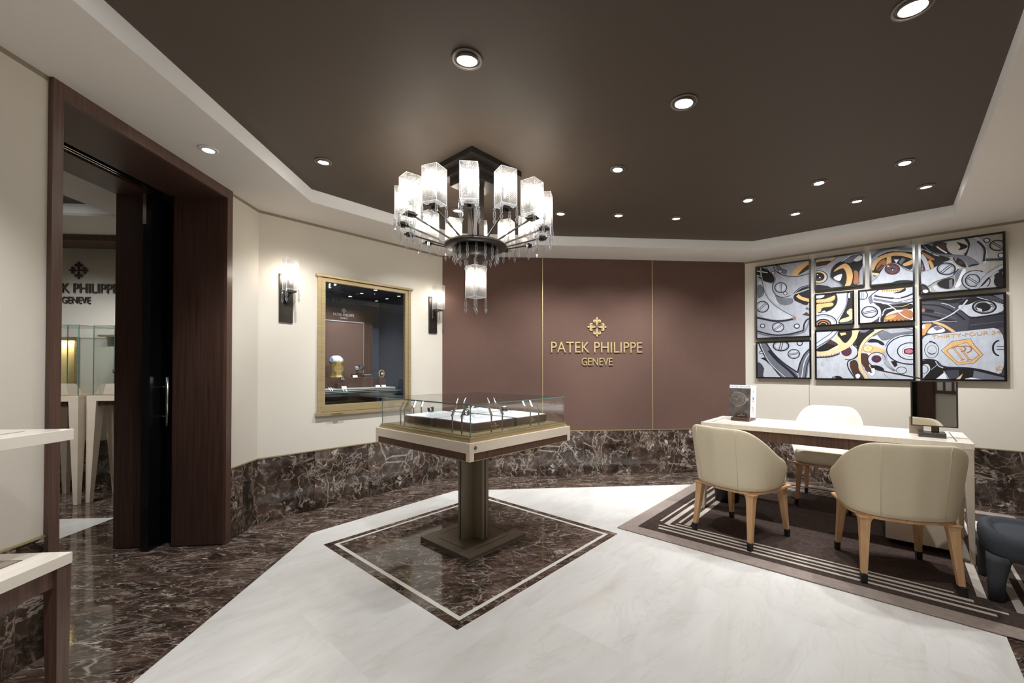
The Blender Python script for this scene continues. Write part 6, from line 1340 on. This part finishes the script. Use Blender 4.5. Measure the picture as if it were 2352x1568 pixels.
# lamp behind the mirror
lp = thing('desk_lamp', 'slim dark desk lamp with a sloping arm behind the mirror', 'lamp', (3.0, 2.88, ZD), -PI/4)
mb = MB(); mb.box(-.004, .075, -.04, .04, 0, .124); mb.build('base', 'taupe', lp, bevel=.002)
mb = MB(); mb.tube([(.068, .045, .0), (.068, .045, .405)], .006, sq=True); mb.box(.03, .09, .03, .06, 0, .01); mb.build('post', 'gunm', lp)
mb = MB(); mb.tube([(.075, .045, .403), (-.06, .045, .436), (-.19, .045, .470)], .007, sq=True); mb.build('arm', 'gunm', lp)
# ================================================================ DISPLAY WINDOW IN THE WALL
def WAp(x, y, z): return WA @ Matrix.Translation((x, y, z))
dw = thing('display_window', 'brass framed display window recessed in the cream wall', 'display case', mat=WAp(0, 0, 0))
U0, U1, Z0, Z1 = .439, 1.421, .868, 2.108
mb = MB(); f1 = .030
mb.box(U0+.018, U0+.018+f1, -.020, .004, Z0, Z1); mb.box(U1-.018-f1, U1-.018, -.020, .004, Z0, Z1); mb.box(U0, U1, -.034, .004, Z1-.0, Z1+.022); mb.box(U0, U1, -.034, .004, Z0-.03, Z0); mb.build('outer_frame', 'brass', dw, bevel=.001)
mb = MB(); a, b, c, d = U0+.050, U1-.050, Z0+.004, Z1-.004; f2 = .034
mb.box(a, a+f2, -.016, .02, c, d); mb.box(b-f2, b, -.016, .02, c, d); mb.box(a+f2, b-f2, -.016, .02, c, c+f2+.03); mb.box(a+f2, b-f2, -.016, .02, d-f2, d)
mb.build('inner_frame', 'brass', dw, bevel=.001)
mb = MB(); mb.box(U0+.046, U0+.051, -.012, 0, Z0, Z1); mb.box(U1-.051, U1-.046, -.012, 0, Z0, Z1); mb.box(U0+.046, U1-.046, -.012, 0, Z1-.005, Z1-.001); mb.build('shadow_gap', 'groove', dw)
mb = MB(); mb.box(.575, .67, -.058, -.034, Z0-.008, Z0-.004); mb.build('sill_tab', 'brass', dw)
mb = MB(); mb.box(a+f2, b-f2, .004, .008, c+f2, d-f2); mb.build('window_glass', 'glassc', dw)
mb = MB(); mb.keep = 1; NX0, NX1, NZ0, NZ1, ND = .50, 1.362, .90, 2.075, .585
mb.add([(NX0, .01, NZ0), (NX1, .01, NZ0), (NX1, ND, NZ0), (NX0, ND, NZ0), (NX0, .01, NZ1), (NX1, .01, NZ1), (NX1, ND, NZ1), (NX0, ND, NZ1)], [(0, 1, 2, 3), (7, 6, 5, 4), (3, 2, 6, 7), (1, 5, 6, 2), (0, 3, 7, 4)])
mb.build('niche_lining', 'navy', dw)
mb = MB(); mb.box(.52, 1.249, ND-.07, ND-.05, .93, 1.915); mb.build('back_board', 'wenge', dw)
mb = MB(); mb.box(.53, 1.138, ND-.084, ND-.0695, 1.18, 1.772); mb.build('fabric_panel', 'brownfab', dw)
mb = MB(); mb.box(.53, 1.143, ND-.088, ND-.07, 1.772, 1.779); mb.box(1.138, 1.141, ND-.086, ND-.07, 1.18, 1.772); mb.build('panel_bead', 'silverl', dw)
F = RXZ; yb = ND-.0705
t2 = dw
text_part('lettering', 'PATEK PHILIPPE', .222, .027, .002, 'silverl', dw, Matrix.Translation((.927, yb-.001, 1.846)) @ F, .0); text_part('lettering', 'GENEVE', .075, .017, .002, 'silverl', dw, Matrix.Translation((.927, yb-.001, 1.812)) @ F)
mb = MB(); emblem(mb, .027, .002, Matrix.Translation((.927, yb, 1.893)) @ F); mb.build('emblem', 'silverl', dw)
mb = MB(); mb.box(.52, 1.29, .10, .50, 1.050, 1.056); mb.box(.52, 1.29, .10, .50, 1.064, 1.074); mb.box(.53, 1.28, .108, .5, 1.056, 1.064, 1); mb.build('shelf_tray', ['silverl', 'groove'], dw)
mb = MB(); mb.box(.51, 1.33, .05, .52, 1.036, 1.044); mb.build('glass_shelf', 'glassg', dw)
for i, (u, d_) in enumerate(((.72, .36), (.83, .33), (1.0, .36), (.66, .2), (1.12, .22))):
    fx = thing('case_spotlight', ['small spotlight at the left under the display window ceiling', 'second small spotlight under the display window ceiling', 'third small spotlight under the display window ceiling', 'small front spotlight in the display window ceiling', 'small right hand spotlight in the display window ceiling'][i], 'spotlight', mat=WAp(u, d_, NZ1-.001), group='small spotlights in the display window ceiling')
    mb = MB(); mb.lathe([(.012, 0), (.013, -.012), (.010, -.013), (.010, -.004)], 14); mb.build('housing', 'gunm', fx); mb = MB(); mb.lathe([(.001, -.010), (.009, -.010), (.009, -.009), (.001, -.009)], 12, smooth=False); mb.build('lens', 'minil', fx)
    ld = bpy.data.lights.new('case spot', 'SPOT'); ld.energy = 5.5; ld.spot_size = 1.35; ld.spot_blend = .8; ld.shadow_soft_size = .01; ld.color = (.86, .92, 1)
    lo_ = bpy.data.objects.new('case_spot', ld); COL.objects.link(lo_); lo_.parent = fx; lo_.location = (0, 0, -.016); lo_.rotation_euler = (.15, 0, 0)
ZT = 1.0745
bk = thing('display_block', 'wide dark wood block on the tray in the display window', 'plinth', mat=WAp(.86, .30, ZT)); mb = MB(); mb.box(-.30, .279, -.05, .17, 0, .103); mb.build('block', 'wenge', bk, bevel=.001); mb = MB(); emblem(mb, .014, .0008, Matrix.Translation((-.0, -.0505, .052)) @ F); mb.build('emblem', 'gunm', bk)
ck = thing('dome_clock', 'gold dome table clock with blue enamel cap in the display window', 'clock', mat=WAp(.778, .345, ZT+.104))
R8 = rotz(PI/8)
mb = MB(); mb.lathe([(.001, 0), (.068, 0), (.068, .012), (.061, .018), (.061, .146), (.069, .150), (.069, .160), (.001, .160)], 8, 0, R8, smooth=False); cb = mb.build('body', 'gold', ck, bevel=.002)
mb = MB(); mb.lathe([(.066, .160), (.066, .168), (.062, .190), (.048, .212), (.026, .224), (.001, .227)], 28); mb.build('dome', 'clockb', ck)
mb = MB(); ringm(mb, .030, .046, 0, Matrix.Translation((0, -.0572, .09)) @ F); ringm(mb, 0.001, .014, 0, Matrix.Translation((0, -.0575, .09)) @ F); mb.keep = 1; mb.build('dial', 'brass', ck)
def ped_(name, label, u, d_, w_, h_, z=ZT):
    t = thing(name, label, 'plinth', mat=WAp(u, d_, z)); mb = MB(); mb.box(-w_/2, w_/2, -w_/2, w_/2, 0, h_); mb.build('block', 'wenge', t, bevel=.001); return t
ped_('display_plinth', 'stepped dark wood plinth under the pair of watches', .99, .36, .075, .034, ZT+.104)
ped_('display_plinth', 'small dark plinth behind the pair of watches', 1.05, .40, .06, .046, ZT+.104)
ped_('display_plinth', 'dark wood plinth under the gold ring-shaped watch', 1.186, .20, .066, .098); ped_('display_plinth', 'low dark plinth in front of the dome clock', .737, .17, .07, .052)
bx_ = thing('small_box', 'small closed dark box with silver lid beside the watches in the display window', 'box', mat=WAp(1.10, .36, ZT+.104)); mb = MB(); mb.box(-.036, .036, -.03, .03, 0, .022); mb.build('body', 'navy', bx_, bevel=.001); mb = MB(); mb.box(-.038, .038, -.032, .032, .022, .028); mb.build('lid', 'silverl', bx_)
def standing_watch(label, u, d_, z, case, r=.021, tilt=1.1, rz=0, strap='strapb'):
    m = WAp(u, d_, z) @ rotz(rz) @ Matrix.Rotation(tilt, 4, 'X') @ Matrix.Translation((0, 0, -.0)); t = watch('display_watch', label, m, strap, case, r); return t
standing_watch('left watch of the pair standing on the plinth in the display window', .978, .335, ZT+.104+.076, 'watchs', .024, .9, -.2)
standing_watch('right, higher watch of the pair in the display window', 1.042, .385, ZT+.104+.09, 'watchs', .024, .9, .3)
standing_watch('steel watch on the low plinth before the dome clock', .742, .15, ZT+.080, 'watchs', .019, 1.0, 0)
t = thing('bangle_watch', 'gold ring-shaped watch on its plinth in the display window', 'watch', mat=WAp(1.186, .20, ZT+.0985+.042)); mb = MB()
rings = []
for i in range(24):
    a_ = 2*PI*i/24; rings.append([((.034+dr)*math.cos(a_)*.85, dy, (.042+dr)*math.sin(a_)) for dr, dy in ((-.005, -.013), (0, -.013), (0, .013), (-.005, .013))])
rings.append(rings[0]); mb.loft(rings, cap=False, smooth=True); mb.build('bangle', 'gold', t)
mb = MB(); mb.lathe([(.001, 0), (.013, 0), (.013, .003), (.001, .003)], 16, 0, Matrix.Translation((0, -.014, 0)) @ RXZ); mb.build('dial', 'dial', t)
for u, d_, z, lb in ((.757, .115, ZT, 'price card leaning at the front left of the display tray'), (.935, .262, ZT+.104, 'price card on the wide block by the pair of watches'), (1.178, .13, ZT, 'price card before the gold ring-shaped watch'), (1.13, .16, ZT, 'small grey card right of the wide block')):
    t = thing('price_card', lb, 'card', mat=WAp(u, d_, z) @ Matrix.Rotation(-.55, 4, 'X'), group='small cards in the display window'); mb = MB(); mb.box(-.024, .024, 0, .002, .001, .026); mb.build('card', 'paper', t)
# ================================================================ SLIDING DOOR, LEFT CONSOLES, NEIGHBOURING ROOM
sd = thing('sliding_door', 'black sliding door leaf pulled slightly out of the portal', 'door', (-2.515, 3.135, 0))
mb = MB(); mb.box(-.025, .025, 0, .155, .004, 2.495); mb.build('leaf', 'black', sd)
for sx, m_ in ((1, 'steel'), (-1, 'gunm')):
    mb = MB(); x = sx*.075; mb.tube([(x, .085, .86), (x, .085, 1.21)], .011, 10)
    for z in (.93, 1.14): mb.tube([(sx*.024, .085, z), (x, .085, z)], .006, 8)
    mb.build('pull_handle', m_, sd)
mb = MB(); mb.box(-.027, -.004, -.004, .01, 2.28, 2.495); mb.build('hinge_plate', 'steel', sd)
def console(name, label, z, legs, d_=.455, yl=1.3):
    t = thing(name, label, 'table', (-2.05, 1.685, 0)); X0, X1 = .0, d_
    mb = MB(); mb.box(X0, X1, -yl, 0, z-.04, z); mb.build('table_top', 'creamt', t, bevel=.0015)
    mb = MB(); mb.box(X0+.06, X1-.10, -yl+.06, -.062, z-.0005, z+.0006, 0); mb.box(X0+.064, X1-.104, -yl+.064, -.066, z-.0003, z+.0008, 1); mb.build('inlay', ['seam', 'creamt' if not legs else 'tan'], t)
    if legs:
        mb = MB(); mb.box(X1-.03, X1-.012, -yl+.04, -.045, z-.105, z-.04); mb.box(X0+.03, X1-.045, -.03, -.012, z-.105, z-.04); mb.build('apron', 'wengef', t)
        for x0, y0 in ((X1-.046, -.052), (X0+.004, -.052), (X1-.046, -yl+.004), (X0+.004, -yl+.004)):
            mb = MB(); mb.loft([[(x0+.006, y0+.006, .002), (x0+.042, y0+.006, .002), (x0+.042, y0+.045, .002), (x0+.006, y0+.045, .002)], [(x0, y0, z-.04), (x0+.044, y0, z-.04), (x0+.044, y0+.05, z-.04), (x0, y0+.05, z-.04)]]); mb.build('leg', 'wengef', t)
    else:
        mb = MB(); mb.box(-.003, .03, -yl+.1, -.15, z-.10, z-.04); mb.build('wall_bracket', 'wengef', t)
    return t
console('wall_console', 'upper pale shelf top at the left edge by the portal', 1.05, False)
console('side_table', 'lower side table with pale rim, grey inlay and dark wood leg at the left edge', .60, True)
def far_table(label, x0, x1, y0, y1, skip=()):
    t = thing('tall_display_table', label, 'display table', ((x0+x1)/2, (y0+y1)/2, 0)); hx, hy = (x1-x0)/2, (y1-y0)/2
    mb = MB(); mb.box(-hx, hx, -hy, hy, .965, 1.015); mb.build('table_top', 'cream', t, bevel=.001)
    mb = MB(); mb.box(-hx+.06, hx-.06, -hy+.02, hy-.02, .91, .965); mb.build('apron', 'walnut', t)
    for sx in (-1, 1):
        for sy in (-1, 1):
            mb = MB(); mb.loft([[(sx*hx, sy*hy, z), (sx*(hx-w_), sy*hy, z), (sx*(hx-w_), sy*(hy-w_), z), (sx*hx, sy*(hy-w_), z)] for z, w_ in ((.002, .035), (.965, .085))]); mb.build('leg', 'cream', t)
    mb = MB(); mb.box(-hx+.01, hx-.01, -hy+.01, hy-.01, 1.015, 1.023); mb.build('brass_tray', 'brass', t)
    mb = MB(); g = .03; mb.box(-hx+g, hx-g, -hy+g, -hy+g+.006, 1.023, 1.68); mb.box(-hx+g, -hx+g+.006, -hy+g, hy-g, 1.023, 1.68); mb.box(hx-g-.006, hx-g, -hy+g, hy-g, 1.023, 1.68); mb.box(-hx+g, hx-g, hy-g-.006, hy-g, 1.023, 1.68); mb.box(-hx+g, hx-g, -hy+g, hy-g, 1.68, 1.686); gl = mb.build('glass_case', 'glassc', t)
    mb = MB()
    for sx in (-1, 1):
        for sy in (-1, 1): x, y = sx*(hx-g), sy*(hy-g); mb.box(x-.003, x+.003, y-.003, y+.003, 1.023, 1.687)
    mb.box(-hx+g, hx-g, -hy+g-.001, -hy+g+.002, 1.681, 1.687); mb.box(-hx+g, hx-g, hy-g-.002, hy-g+.001, 1.681, 1.687); mb.build('glass_edge', 'glassg', gl)
    return t
far_table('tall cream display table with glass case seen right in the portal', -3.985, -3.52, 4.32, 4.72); far_table('tall cream display table with glass case seen left in the portal', -4.50, -4.000, 4.26, 4.68)
for x, lb in ((-4.36, 'left pale trapezoid watch stand in the next room'), (-3.87, 'right pale trapezoid watch stand in the next room')):
    t = thing('watch_stand', lb, 'stand', (x, 4.48, 1.0235)); mb = MB(); mb.loft([[(-.13, -.07, 0), (.13, -.07, 0), (.13, .07, 0), (-.13, .07, 0)], [(-.085, -.05, .10), (.085, -.05, .10), (.085, .05, .10), (-.085, .05, .10)]]); mb.build('body', 'cream', t)
watch('display_watch', 'steel watch in the glass case of the next room, half hidden by the wood jamb', Matrix.Translation((-3.855, 4.48, 1.235)) @ Matrix.Rotation(.9, 4, 'X'))
t = thing('watch_pole', 'thin black pole holding the watch in the next room', 'stand', (-3.855, 4.50, 1.1235)); mb = MB(); mb.tube([(0, 0, 0), (0, 0, .105)], .004); mb.build('pole', 'gunm', t)
t = thing('wall_niche_display', 'gold lit display frame on the wall of the next room', 'display case', (-4.62, 4.756, 1.02)); mb = MB(); mb.box(-.16, .165, -.03, 0, .55, .58); mb.box(.14, .165, -.03, 0, 0, .55); mb.box(-.16, -.135, -.03, 0, 0, .55); mb.build('frame', 'brass', t); mb = MB(); mb.box(-.135, .14, -.006, 0, 0, .55); mb.build('back_panel', 'warmp', t)
ld = bpy.data.lights.new('niche lamp', 'AREA'); ld.energy = 2.2; ld.size = .2; ld.size_y = .02; ld.shape = 'RECTANGLE'; ld.color = (1, .86, .55); lo_ = bpy.data.objects.new('niche_lamp', ld); COL.objects.link(lo_); lo_.parent = t; lo_.location = (0, -.04, .545)
t = thing('wall_ledge', 'brass ledge on the wall of the next room beside the portal jamb', 'shelf', (-4.10, 4.757, 1.60)); mb = MB(); mb.box(-.10, .35, -.10, 0, 0, .02); mb.build('ledge', 'brass', t); mb = MB(); mb.box(.11, .13, -.02, 0, -.6, 0); mb.build('side_rail', 'brass', t)
